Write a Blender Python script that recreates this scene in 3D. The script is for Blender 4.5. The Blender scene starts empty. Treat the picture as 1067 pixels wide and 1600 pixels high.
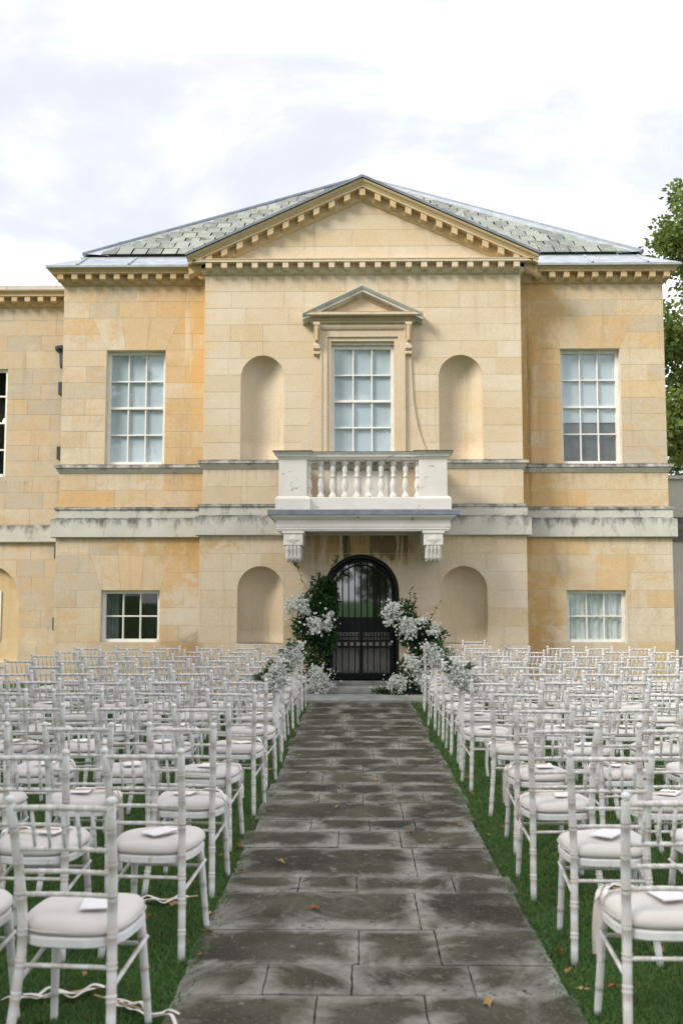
import bpy, math, random
import numpy as np
from math import sin, cos, pi, radians, sqrt
random.seed(7)
RNG = np.random.default_rng(11)
SC = bpy.context.scene
COL = SC.collection

# ------------------------------------------------------------------ camera
cam = bpy.data.cameras.new('camera')
cam.sensor_fit = 'VERTICAL'; cam.sensor_height = 36.0; cam.sensor_width = 24.0
cam.lens = 36.0 * 1556 / 1600
cam.clip_start = 0.05; cam.clip_end = 3000
cam.dof.use_dof = True; cam.dof.focus_distance = 13.5; cam.dof.aperture_fstop = 3.6
camo = bpy.data.objects.new('camera', cam); COL.objects.link(camo)
camo.location = (-0.058, 0, 1.6)
camo.rotation_euler = (radians(90) + math.atan(135 / 1556), 0, math.atan(23.5 / 1556))
SC.camera = camo

# ------------------------------------------------------------------ light
SUN_EL, SUN_FRONT = radians(38), radians(36)   # height; how far the sun stands in front of the facade plane
dirx, diry = cos(SUN_FRONT), sin(SUN_FRONT)     # horizontal travel of the light (towards +x, a little +y)
world = bpy.data.worlds.new('World'); SC.world = world; world.use_nodes = True
wn, wl = world.node_tree.nodes, world.node_tree.links
wn.clear()
wo = wn.new('ShaderNodeOutputWorld'); bg = wn.new('ShaderNodeBackground')
sky = wn.new('ShaderNodeTexSky'); sky.sky_type = 'NISHITA'; sky.sun_disc = False
sky.sun_elevation = SUN_EL
sky.sun_rotation = math.atan2(-dirx, -diry)     # azimuth of the sun measured from +Y towards +X
sky.dust_density = 2.0; sky.air_density = 1.0; sky.altitude = 100
tc = wn.new('ShaderNodeTexCoord'); mp = wn.new('ShaderNodeMapping')
mp.inputs['Scale'].default_value = (1.0, 1.0, 2.2); mp.inputs['Location'].default_value = (0.37, 0.2, 0.1)
n1 = wn.new('ShaderNodeTexNoise'); n1.inputs['Scale'].default_value = 2.7; n1.inputs['Detail'].default_value = 8
n1.inputs['Roughness'].default_value = 0.55; n1.inputs['Distortion'].default_value = 0.4
rp = wn.new('ShaderNodeValToRGB')
rp.color_ramp.elements[0].position = 0.37; rp.color_ramp.elements[1].position = 0.69
mx = wn.new('ShaderNodeMix'); mx.data_type = 'RGBA'
mx.inputs['B'].default_value = (14.0, 13.9, 14.0, 1)
veil = wn.new('ShaderNodeMix'); veil.data_type = 'RGBA'; veil.inputs['Factor'].default_value = 0.92
veil.inputs['B'].default_value = (4.45, 4.62, 5.0, 1)
wl.new(tc.outputs['Generated'], mp.inputs['Vector']); wl.new(mp.outputs['Vector'], n1.inputs['Vector'])
wl.new(n1.outputs['Fac'], rp.inputs['Fac'])
wl.new(sky.outputs['Color'], veil.inputs['A']); wl.new(veil.outputs['Result'], mx.inputs['A'])
pw_ = wn.new('ShaderNodeMath'); pw_.operation = 'POWER'; pw_.inputs[1].default_value = 2.0
wl.new(rp.outputs['Color'], pw_.inputs[0]); wl.new(pw_.outputs[0], mx.inputs['Factor'])
wl.new(mx.outputs['Result'], bg.inputs['Color']); bg.inputs['Strength'].default_value = 0.085
wl.new(bg.outputs['Background'], wo.inputs['Surface'])
sl = bpy.data.lights.new('sun', 'SUN'); sl.energy = 1.8; sl.angle = radians(20); sl.color = (1.0, 0.95, 0.87)
so = bpy.data.objects.new('sun', sl); COL.objects.link(so)
from mathutils import Vector
so.rotation_euler = Vector((dirx * cos(SUN_EL), diry * cos(SUN_EL), -sin(SUN_EL))).to_track_quat('-Z', 'Y').to_euler()
so.location = (-20, -5, 20)
SC.view_settings.view_transform = 'Standard'; SC.view_settings.look = 'None'
SC.view_settings.exposure = 1.24; SC.view_settings.gamma = 1.0; SC.view_settings.use_curve_mapping = False

# ------------------------------------------------------------------ helpers
class MB:
    def __init__(s): s.v = []; s.f = []; s.sm = False
    def add(s, vs, fs):
        b = len(s.v); s.v.extend(vs); s.f.extend([tuple(i + b for i in q) for q in fs]); return s
    def box(s, x0, x1, y0, y1, z0, z1):
        return s.add([(x0,y0,z0),(x1,y0,z0),(x1,y1,z0),(x0,y1,z0),(x0,y0,z1),(x1,y0,z1),(x1,y1,z1),(x0,y1,z1)],
                     [(0,3,2,1),(4,5,6,7),(0,1,5,4),(1,2,6,5),(2,3,7,6),(3,0,4,7)])
    def cbox(s, x0, x1, y0, y1, z0, z1, c=0.01):
        # box with chamfered edges round the -Y face (the face that is seen)
        return s.add([(x0,y1,z0),(x1,y1,z0),(x1,y1,z1),(x0,y1,z1),
                      (x0,y0+c,z0),(x1,y0+c,z0),(x1,y0+c,z1),(x0,y0+c,z1),
                      (x0+c,y0,z0+c),(x1-c,y0,z0+c),(x1-c,y0,z1-c),(x0+c,y0,z1-c)],
                     [(3,2,1,0),(0,1,5,4),(1,2,6,5),(2,3,7,6),(3,0,4,7),(4,5,9,8),(5,6,10,9),(6,7,11,10),(7,4,8,11),(8,9,10,11)])
    def prism(s, poly, y0, y1):           # poly of (x,z) counter-clockwise seen from -Y
        n = len(poly)
        s.add([(x,y0,z) for x,z in poly] + [(x,y1,z) for x,z in poly],
              [tuple(range(n)), tuple(range(2*n-1, n-1, -1))] + [(i, n+i, n+(i+1)%n, (i+1)%n) for i in range(n)])
        return s
    def prism_x(s, poly, x0, x1):         # poly of (y,z)
        n = len(poly)
        return s.add([(x0,y,z) for y,z in poly] + [(x1,y,z) for y,z in poly],
              [tuple(range(n)), tuple(range(2*n-1, n-1, -1))] + [(i, n+i, n+(i+1)%n, (i+1)%n) for i in range(n)])
    def tube(s, pts, rad, n=8, caps=True):
        P = [Vector(p) for p in pts]; m = len(P)
        if not hasattr(rad, '__len__'): rad = [rad]*m
        b = len(s.v); up = None
        for i in range(m):
            t = (P[min(i+1,m-1)] - P[max(i-1,0)]).normalized()
            if up is None:
                up = Vector((0,0,1)) if abs(t.z) < 0.9 else Vector((0,1,0))
            u = (up - t*up.dot(t)).normalized(); w = t.cross(u); up = u
            for k in range(n):
                a = 2*pi*k/n; q = P[i] + (u*cos(a) + w*sin(a))*rad[i]; s.v.append(tuple(q))
        for i in range(m-1):
            for k in range(n):
                a0 = b+i*n+k; a1 = b+i*n+(k+1)%n
                s.f.append((a0, a1, a1+n, a0+n))
        if caps:
            s.f.append(tuple(b+k for k in range(n-1,-1,-1))); s.f.append(tuple(b+(m-1)*n+k for k in range(n)))
        return s
    def lathe(s, prof, cx=0, cy=0, n=12):    # prof of (r,z)
        b = len(s.v); m = len(prof)
        for r, z in prof:
            for k in range(n):
                a = 2*pi*k/n; s.v.append((cx+r*cos(a), cy+r*sin(a), z))
        for i in range(m-1):
            for k in range(n):
                a0=b+i*n+k; a1=b+i*n+(k+1)%n; s.f.append((a0,a1,a1+n,a0+n))
        s.f.append(tuple(b+k for k in range(n-1,-1,-1))); s.f.append(tuple(b+(m-1)*n+k for k in range(n)))
        return s
    def sweep(s, path, prof):
        # path of (x,y) walked with the outside on the right; prof of (out, z) from bottom to top, mitred
        n = len(prof); b = len(s.v); m = len(path); dirs = []
        for i in range(m-1):
            dx, dy = path[i+1][0]-path[i][0], path[i+1][1]-path[i][1]; l = sqrt(dx*dx+dy*dy); dirs.append((dx/l, dy/l))
        for i in range(m):
            d0 = dirs[max(i-1,0)]; d1 = dirs[min(i,m-2)]
            n0 = (d0[1], -d0[0]); n1_ = (d1[1], -d1[0])
            k = 1 + n0[0]*n1_[0] + n0[1]*n1_[1]
            ox, oy = (n0[0]+n1_[0])/k, (n0[1]+n1_[1])/k
            for p, z in prof: s.v.append((path[i][0]+ox*p, path[i][1]+oy*p, z))
        for i in range(m-1):
            for k in range(n-1):
                a=b+i*n+k; s.f.append((a, a+n, a+n+1, a+1))
            s.f.append((b+i*n+n-1, b+(i+1)*n+n-1, b+(i+1)*n, b+i*n))
        s.f.append(tuple(b+k for k in range(n))); s.f.append(tuple(b+(m-1)*n+k for k in range(n-1,-1,-1)))
        return s
    def mesh(s, name, mat, smooth=False):
        me = bpy.data.meshes.new(name); me.from_pydata(s.v, [], s.f)
        if mat: me.materials.append(mat)
        if smooth: me.polygons.foreach_set('use_smooth', [True]*len(me.polygons))
        me.update(); return me
    def build(s, name, mat, parent=None, smooth=False, loc=None):
        o = bpy.data.objects.new(name, s.mesh(name, mat, smooth)); COL.objects.link(o)
        if parent: o.parent = parent
        if loc: o.location = loc
        return o

def put(name, me, parent=None, loc=(0,0,0), rot=(0,0,0), scale=(1,1,1)):
    o = bpy.data.objects.new(name, me); COL.objects.link(o); o.parent = parent
    o.location = loc; o.rotation_euler = rot; o.scale = scale; return o
def tag(o, label=None, cat=None, group=None, kind=None):
    if label: o['label'] = label
    if cat: o['category'] = cat
    if group: o['group'] = group
    if kind: o['kind'] = kind
    return o
def empty(name, loc=(0,0,0), rz=0.0):
    o = bpy.data.objects.new(name, None); COL.objects.link(o); o.location = loc; o.rotation_euler = (0,0,rz); o.empty_display_size = .1
    return o
def copy_tree(o, parent=None):
    c = o.copy(); COL.objects.link(c); c.parent = parent
    for ch in list(o.children): copy_tree(ch, c)
    return c

# ------------------------------------------------------------------ materials
class NM:
    def __init__(s, name, rough=0.8, spec=0.3):
        s.m = bpy.data.materials.new(name); s.m.use_nodes = True
        s.n = s.m.node_tree.nodes; s.l = s.m.node_tree.links
        s.b = s.n['Principled BSDF']; s.b.inputs['Roughness'].default_value = rough
        s.b.inputs['Specular IOR Level'].default_value = spec
    def val(s, x):
        return x
    def _in(s, sock, v):
        if hasattr(v, 'is_output') or isinstance(v, bpy.types.NodeSocket): s.l.new(v, sock)
        else: sock.default_value = v
    def pos(s):
        g = s.n.new('ShaderNodeNewGeometry'); return g.outputs['Position']
    def obj(s):
        g = s.n.new('ShaderNodeTexCoord'); return g.outputs['Object']
    def mapping(s, vec, scale=(1,1,1), loc=(0,0,0)):
        g = s.n.new('ShaderNodeMapping'); s.l.new(vec, g.inputs['Vector'])
        g.inputs['Scale'].default_value = scale; s._in(g.inputs['Location'], loc); return g.outputs['Vector']
    def noise(s, vec, scale, detail=4, rough=0.55, dist=0.0):
        g = s.n.new('ShaderNodeTexNoise'); s.l.new(vec, g.inputs['Vector']); g.inputs['Scale'].default_value = scale
        g.inputs['Detail'].default_value = detail; g.inputs['Roughness'].default_value = rough; g.inputs['Distortion'].default_value = dist
        return g.outputs['Fac']
    def ramp(s, fac, a, b, ca=(0,0,0,1), cb=(1,1,1,1)):
        g = s.n.new('ShaderNodeValToRGB'); s.l.new(fac, g.inputs['Fac'])
        e = g.color_ramp.elements; e[0].position = a; e[1].position = b; e[0].color = ca; e[1].color = cb
        return g.outputs['Color']
    def mix(s, fac, a, b, mode='MIX'):
        g = s.n.new('ShaderNodeMix'); g.data_type = 'RGBA'; g.blend_type = mode
        s._in(g.inputs['Factor'], fac); s._in(g.inputs['A'], a); s._in(g.inputs['B'], b); return g.outputs['Result']
    def math(s, op, a, b=0.0):
        g = s.n.new('ShaderNodeMath'); g.operation = op; s._in(g.inputs[0], a); s._in(g.inputs[1], b); return g.outputs[0]
    def sep(s, vec):
        g = s.n.new('ShaderNodeSeparateXYZ'); s.l.new(vec, g.inputs[0]); return g.outputs
    def normal_z(s):
        g = s.n.new('ShaderNodeNewGeometry'); return s.sep(g.outputs['Normal'])['Z']
    def attr(s, name):
        g = s.n.new('ShaderNodeAttribute'); g.attribute_name = name; return g
    def info(s):
        return s.n.new('ShaderNodeObjectInfo').outputs
    def color(s, c): s._in(s.b.inputs['Base Color'], c)
    def bump(s, h, strength=0.3, dist=0.01):
        g = s.n.new('ShaderNodeBump'); s._in(g.inputs['Height'], h); g.inputs['Strength'].default_value = strength
        g.inputs['Distance'].default_value = dist; s.l.new(g.outputs['Normal'], s.b.inputs['Normal'])
def rgb(r, g, b): return (r, g, b, 1.0)

def stone_material(name, use_obj_color=True, base=(0.55,0.44,0.27)):
    m = NM(name, 0.9, 0.15); p = m.pos()
    c = m.info()['Color'] if use_obj_color else rgb(*base)
    big = m.noise(m.mapping(p, (1,1,1.6)), 0.9, 5, .6, .3)
    c = m.mix(m.ramp(big, .42, .72), c, m.mix(.45, c, rgb(.54,.39,.20)))            # ochre iron patches
    bed = m.noise(m.mapping(p, (.7,.7,9)), 2.3, 6, .6, .2)
    c = m.mix(m.ramp(bed, .52, .8), c, m.mix(.42, c, rgb(.62,.49,.31)))              # bedding lines
    # the wings are far more iron-stained than the middle bay
    out_ = m.math('GREATER_THAN', m.math('ABSOLUTE', m.math('SUBTRACT', m.sep(p)['X'], .05)), 2.80)
    mot = m.ramp(m.noise(m.mapping(p, (1,1,1.3), (2,0,7)), 2.6, 9, .76, .5), .50, .66)
    c = m.mix(m.math('MULTIPLY', m.math('MULTIPLY', mot, out_), .55), c, rgb(.56,.345,.14))
    gry = m.ramp(m.noise(m.mapping(p, (1.4,1.4,.8), (6,1,3)), 1.9, 9, .76, .5), .54, .70)
    c = m.mix(m.math('MULTIPLY', m.math('MULTIPLY', gry, out_), .45), c, rgb(.36,.32,.26))
    pale = m.noise(p, 2.1, 6, .65)
    c = m.mix(m.ramp(pale, .56, .74), c, m.mix(.45, c, rgb(.66,.60,.48)))
    streak = m.noise(m.mapping(p, (7,7,.35)), 1.0, 5, .6)
    c = m.mix(m.ramp(streak, .57, .78), c, m.mix(.5, c, rgb(.31,.26,.18)))         # run-off streaks
    fine = m.noise(p, 38, 4, .7)
    c = m.mix(.16, c, m.ramp(fine, .3, .7, rgb(.2,.16,.1), rgb(.95,.85,.66)), 'OVERLAY')
    z = m.sep(p)['Z']
    # black growth running down from the two ledges (their drip lines): a band of z eaten by streak noise
    drip = None
    st2 = m.noise(m.mapping(p, (11,11,.8)), 1.0, 5, .7)
    for zz, ln in ((3.83, .28), (2.67, .22), (7.24, .30)):
        g = m.n.new('ShaderNodeMapRange'); m.l.new(z, g.inputs['Value']); g.inputs['From Min'].default_value = zz-ln
        g.inputs['From Max'].default_value = zz; g.inputs['To Min'].default_value = 0; g.inputs['To Max'].default_value = 1
        below = m.math('LESS_THAN', z, zz+.02); q = m.math('MULTIPLY', g.outputs[0], below)
        drip = q if drip is None else m.math('MAXIMUM', drip, q)
    dm = m.math('MULTIPLY', drip, m.ramp(st2, .50, .72))
    c = m.mix(m.math('MULTIPLY', dm, .55), c, rgb(.17,.15,.11))
    X = m.sep(p)['X']; nb = m.noise(m.mapping(p, (1,1,1), (9,2,5)), 3.8, 9, .78, .5); ns_ = m.noise(m.mapping(p, (6,6,.5), (1,5,2)), 1.6, 6, .7)
    def blob(x, z_, rx, rz, col, amt, nz, lo=.60, hi=.92):
        dx = m.math('DIVIDE', m.math('SUBTRACT', X, x), rx); dz = m.math('DIVIDE', m.math('SUBTRACT', z, z_), rz)
        d = m.math('SQRT', m.math('ADD', m.math('MULTIPLY', dx, dx), m.math('MULTIPLY', dz, dz)))
        k = m.math('SUBTRACT', m.math('ADD', m.math('MULTIPLY', nz, 2.0), .05), m.math('MULTIPLY', d, .5))
        return m.mix(m.math('MULTIPLY', m.ramp(k, lo, hi), amt), c, rgb(*col))
    c = blob(-3.05, 1.35, .42, .75, (.64,.60,.53), .7, nb)          # whitewash flaking off beside the low window
    c = blob(-2.95, .62, .55, .45, (.30,.22,.11), .6, nb)
    c = blob(-3.3, 2.5, 1.3, .25, (.46,.28,.09), .6, nb)
    c = blob(3.15, 1.25, .38, .95, (.52,.31,.10), .75, nb)          # ochre weathering in the right corner
    c = blob(2.95, 4.9, .22, 2.6, (.52,.29,.08), .75, ns_)
    c = blob(3.25, 6.6, .5, .75, (.50,.31,.12), .6, nb)
    c = blob(3.02, 5.4, .05, 1.9, (.26,.19,.11), .7, ns_)
    c = blob(-2.85, 6.0, .32, 1.6, (.70,.43,.15), .6, nb)
    c = blob(-3.1, 6.2, .12, .8, (.70,.60,.43), .7, ns_)
    c = blob(.05, 2.52, 1.05, .42, (.40,.25,.09), .75, ns_, .55, .75)   # rust and soot runs below the balcony
    c = blob(-.25, 2.55, .12, .38, (.08,.065,.045), .85, ns_, .62, .72); c = blob(.45, 2.5, .45, .30, (.10,.08,.055), .7, ns_, .68, .76)
    m.color(c); m.bump(m.math('ADD', m.math('MULTIPLY', fine, .5), m.noise(p, 9, 4, .6)), .4, .008)
    return m.m
M = {}
M['stone'] = stone_material('ashlar_stone')
M['trim'] = stone_material('carved_stone', False, (0.56,0.43,0.265))
M['trim_pale'] = stone_material('pale_carved_stone', False, (0.61,0.515,0.40))
def mk(name, col, rough=.7, spec=.3, var=.12, scale=6.0, bump=0.0):
    m = NM(name, rough, spec); p = m.pos(); n = m.noise(p, scale, 5, .6)
    d = tuple(x*(1-var*2) for x in col); l = tuple(min(1, x*(1+var)) for x in col)
    m.color(m.ramp(n, .3, .7, rgb(*d), rgb(*l)))
    if bump: m.bump(m.noise(p, scale*5, 4, .6), bump, .004)
    M[name] = m.m; return m.m
mk('mortar', (0.66,0.60,0.49), .95, .1, .1, 5, .3)
mk('lead', (0.36,0.39,0.43), .5, .4, .14, 5, .15)  # paler copy of the lead, sky reflection put into its colour
mk('blue_lead', (0.20,0.225,0.26), .5, .4, .15, 6, .15)
mk('dark_lead', (0.06,0.07,0.07), .6, .3, .2, 8)
mk('iron', (0.010,0.013,0.012), .6, .2, .2, 20)
mk('door_paint', (0.020,0.024,0.021), .5, .25, .15, 5)
mk('disc', (0.30,0.27,0.25), .6, .3, .1, 10)
mk('render_wall', (0.55,0.50,0.46), .9, .2, .06, 1.5, .2)
mk('dark_band', (0.16,0.15,0.14), .9, .2, .25, 6)
mk('window_paint', (0.80,0.77,0.72), .5, .35, .05, 9)
mk('blind', (0.64,0.675,0.70), .8, .2, .03, 1.0)
mk('net', (0.78,0.77,0.72), .85, .2, .10, 3.5)
mk('interior', (0.030,0.030,0.028), .9, .1, .3, 2.0)
mk('interior_grey', (0.16,0.165,0.16), .9, .1, .25, 2.5)
mk('paper', (0.86,0.84,0.83), .8, .2, .02, 12)
mk('stick', (0.55,0.40,0.22), .7, .2, .15, 12)
mk('bark', (0.09,0.07,0.05), .95, .1, .3, 5, .5)
# ribbons
m = NM('ribbon', .6, .3); m.color(m.ramp(m.info()['Random'], .3, .6, rgb(.78,.72,.69), rgb(.83,.83,.85))); M['ribbon'] = m.m
m = NM('pink_ribbon', .6, .3); m.color(rgb(.78,.69,.64)); M['pink_ribbon'] = m.m
# white painted balcony, flaking to grey
m = NM('flaking_paint', .7, .25); p = m.pos()
c = m.mix(m.ramp(m.noise(p, 1.8, 5, .6), .4, .7), rgb(.74,.70,.66), rgb(.66,.62,.56))
c = m.mix(m.ramp(m.noise(m.mapping(p,(1,1,1.8)), 5.0, 7, .72, .5), .625, .66), c, rgb(.33,.31,.30))
m.color(c); m.bump(m.noise(p, 12, 5, .6), .2, .004); M['flake'] = m.m
# weathered ledges: grey stone with black and lichen growth on the parts that face the sky
m = NM('weathered_ledge', .92, .15); p = m.pos()
c = m.mix(m.ramp(m.noise(p, 1.6, 5, .6), .35, .7), rgb(.60,.57,.50), rgb(.47,.45,.40))
st = m.noise(m.mapping(p, (4,4,1.6)), 1.3, 7, .70)
zz_ = m.sep(p)['Z']; wash = None
for za, zb in ((2.80,3.0),(3.10,3.20),(3.86,3.97)):      # dirt gathers along the upper arrises of the bands
    g_ = m.n.new('ShaderNodeMapRange'); m.l.new(zz_, g_.inputs['Value']); g_.inputs['From Min'].default_value = za; g_.inputs['From Max'].default_value = zb
    q_ = m.math('MULTIPLY', g_.outputs[0], m.math('LESS_THAN', zz_, zb+.02)); wash = q_ if wash is None else m.math('MAXIMUM', wash, q_)
c = m.mix(m.ramp(m.math('ADD', st, m.math('MULTIPLY', wash, .20)), .56, .76), c, rgb(.15,.15,.14))
nz = m.math('MAXIMUM', m.normal_z(), 0.0)
c = m.mix(m.math('MULTIPLY', m.ramp(m.noise(p, 4.5, 5, .6), .3, .6), nz), c, rgb(.06,.062,.055))
c = m.mix(m.ramp(m.noise(p, 9, 4, .6), .66, .74), c, rgb(.42,.36,.12))
m.color(c); m.bump(m.noise(p, 22, 5, .7), .4, .008); M['ledge'] = m.m
# glass
m = NM('window_glass', .02, .5); 
tr = m.n.new('ShaderNodeBsdfTransparent'); gl = m.n.new('ShaderNodeBsdfGlossy'); gl.inputs['Roughness'].default_value = .02
tr.inputs['Color'].default_value = (.93,.96,.97,1)
lw = m.n.new('ShaderNodeLayerWeight'); lw.inputs['Blend'].default_value = .5
fr_ = m.math('ADD', m.math('MULTIPLY', m.math('POWER', lw.outputs['Facing'], 4.0), .6), .05)
ms = m.n.new('ShaderNodeMixShader'); m.l.new(fr_, ms.inputs[0]); m.l.new(tr.outputs[0], ms.inputs[1]); m.l.new(gl.outputs[0], ms.inputs[2])
m.l.new(ms.outputs[0], m.n['Material Output'].inputs['Surface']); M['glass'] = m.m
# slate
m = NM('slate', .75, .3); p = m.pos(); r = m.info()['Random']
c = m.ramp(r, 0, 1, rgb(.15,.165,.15), rgb(.30,.315,.275))
c = m.mix(m.ramp(m.noise(p, 6.0, 6, .7), .52, .66), c, rgb(.33,.335,.27))
c = m.mix(m.ramp(m.noise(m.mapping(p,(1,1,1),(4,2,1)), 3.0, 5, .65), .58, .68), c, rgb(.10,.085,.07))
m.color(c); m.bump(m.noise(p, 20, 4, .6), .4, .01); M['slate'] = m.m
# limewashed wood
m = NM('limewash', .6, .3); o_ = m.obj(); i_ = m.info()
off = m.n.new('ShaderNodeCombineXYZ'); m.l.new(m.math('MULTIPLY', i_['Random'], 37.0), off.inputs[0])
v = m.n.new('ShaderNodeVectorMath'); v.operation = 'ADD'; m.l.new(o_, v.inputs[0]); m.l.new(off.outputs[0], v.inputs[1]); v = v.outputs[0]
c = m.mix(m.ramp(m.noise(v, 14, 5, .6), .35, .7), rgb(.78,.775,.77), rgb(.68,.67,.665))
c = m.mix(m.ramp(m.noise(m.mapping(v,(22,22,7)), 1.0, 6, .72), .59, .69), c, rgb(.51,.43,.34))
c = m.mix(m.math('MULTIPLY', m.attr('ring').outputs['Fac'], .55), c, rgb(.44,.36,.28))
m.color(c); m.bump(m.noise(m.mapping(v,(60,60,12)), 1.0, 4, .6), .25, .002); M['lime'] = m.m
# cushion cloth
m = NM('cushion_cloth', .85, .2); o_ = m.obj()
m.color(m.mix(m.ramp(m.noise(o_, 7, 4, .5), .3, .7), rgb(.69,.655,.615), rgb(.63,.595,.555)))
m.bump(m.math('ADD', m.math('MULTIPLY', m.noise(o_, 420, 2, .5), .4), m.noise(o_, 9, 3, .5)), .25, .006); M['cushion'] = m.m
# paving
m = NM('paving_stone', .55, .22); p = m.pos(); i_ = m.info(); e = m.attr('edge').outputs['Fac']
c = m.ramp(i_['Random'], 0, 1, rgb(.036,.034,.023), rgb(.064,.059,.042))
c = m.mix(m.ramp(m.noise(p, 2.3, 7, .68, .5), .42, .64), c, rgb(.090,.083,.060))
c = m.mix(m.ramp(m.noise(p, 1.1, 5, .6, .4), .48, .66), c, rgb(.032,.030,.020))
ed = m.math('ADD', m.math('MULTIPLY', e, .22), m.noise(m.mapping(p, (1,1,1), (3,7,0)), 2.6, 7, .70, .8))
c = m.mix(m.math('MULTIPLY', m.ramp(ed, .55, .78), .95), c, rgb(.31,.30,.265))
c = m.mix(m.ramp(m.noise(p, 1.7, 6, .7, .3), .50, .66), c, m.mix(.4, c, rgb(.10,.083,.052)))
c = m.mix(m.ramp(m.noise(p, 13, 6, .7), .60, .68), c, rgb(.20,.19,.155))
c = m.mix(m.ramp(m.noise(m.mapping(p,(1,1,1),(5,1,0)), 22, 5, .7), .58, .70), c, rgb(.028,.026,.018))
c = m.mix(m.ramp(m.noise(p, 75, 3, .7), .60, .68), c, rgb(.17,.16,.13))
m.color(c); m.b.inputs['Roughness'].default_value = .55
m.l.new(m.ramp(m.noise(p, 2.2, 4, .6), .35, .65, rgb(.5,.5,.5), rgb(.9,.9,.9)), m.b.inputs['Roughness'])
m.bump(m.math('ADD', m.noise(p, 30, 5, .7), m.math('MULTIPLY', m.noise(p, 4, 4, .6), 1.5)), .35, .008); M['paving'] = m.m
mk('joint_soil', (0.045,0.045,0.03), .95, .1, .3, 9, .4)
mk('step_stone', (0.30,0.30,0.275), .8, .25, .2, 4, .4)
# lawn
m = NM('lawn', .95, .1); p = m.pos()
c = m.mix(m.ramp(m.noise(p, 1.3, 5, .6), .35, .68), rgb(.045,.11,.025), rgb(.075,.16,.04))
m.color(m.mix(m.ramp(m.noise(p, 55, 4, .7), .35, .65), m.mix(.6, c, rgb(.01,.02,.005)), c)); m.bump(m.noise(p, 70, 4, .7), .8, .02); M['lawn'] = m.m
m = NM('grass_blades', .6, .25); p = m.pos(); a = m.attr('rnd').outputs['Fac']
c = m.mix(a, rgb(.075,.175,.050), rgb(.19,.33,.11))
c = m.mix(m.ramp(m.noise(p, 1.6, 5, .65), .42, .68), c, m.mix(.55, c, rgb(.13,.17,.05)))
c = m.mix(m.ramp(m.noise(m.mapping(p,(1,1,1),(3,3,0)), 4.5, 5, .65), .56, .70), c, m.mix(.55, c, rgb(.13,.12,.05)))
c = m.mix(m.ramp(a, .93, .95), c, rgb(.22,.19,.09))
m.color(c)
tg = m.n.new('ShaderNodeBsdfTranslucent'); m.l.new(c, tg.inputs['Color']); sg = m.n.new('ShaderNodeMixShader'); sg.inputs[0].default_value = .4
m.l.new(m.b.outputs[0], sg.inputs[1]); m.l.new(tg.outputs[0], sg.inputs[2]); m.l.new(sg.outputs[0], m.n['Material Output'].inputs['Surface']); M['grass'] = m.m
def leaf_mat(name, c0, c1, c2=None, trans=.25):
    m = NM(name, .5, .3); a = m.attr('rnd').outputs['Fac']
    c = m.mix(a, rgb(*c0), rgb(*c1))
    if c2: c = m.mix(m.ramp(a, .93, .96), c, rgb(*c2))
    m.color(c)
    t = m.n.new('ShaderNodeBsdfTranslucent'); m.l.new(c, t.inputs['Color'])
    s_ = m.n.new('ShaderNodeMixShader'); s_.inputs[0].default_value = trans
    m.l.new(m.b.outputs[0], s_.inputs[1]); m.l.new(t.outputs[0], s_.inputs[2]); m.l.new(s_.outputs[0], m.n['Material Output'].inputs['Surface'])
    M[name] = m.m
leaf_mat('arrangement_leaf', (.010,.034,.010), (.045,.115,.030))
leaf_mat('fern_leaf', (.030,.100,.035), (.07,.18,.06))
leaf_mat('tree_leaf', (.08,.135,.028), (.24,.30,.075), (.42,.26,.05), .5)
leaf_mat('bloom', (.62,.64,.58), (.84,.85,.82), None, .15)
leaf_mat('sprig_stem', (.10,.15,.06), (.18,.23,.10))
m = NM('dry_leaf', .8, .2); m.color(m.ramp(m.info()['Random'], 0, 1, rgb(.25,.12,.045), rgb(.42,.30,.14))); M['dry_leaf'] = m.m
m = NM('lamp_glow', .5); m.b.inputs['Emission Color'].default_value = (1,.72,.35,1); m.b.inputs['Emission Strength'].default_value = 6; M['glow'] = m.m

# ------------------------------------------------------------------ the setting
AX = 0.05            # the building's axis
CY, WY = 17.0, 17.57  # plane of the middle bay and of the wings
bm = MB(); bm.add([(-600,-600,0),(600,-600,0),(600,900,0),(-600,900,0)], [(0,1,2,3)])
tag(bm.build('lawn_ground', M['lawn']), kind='structure', label='mown green lawn under the rows of chairs')

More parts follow.
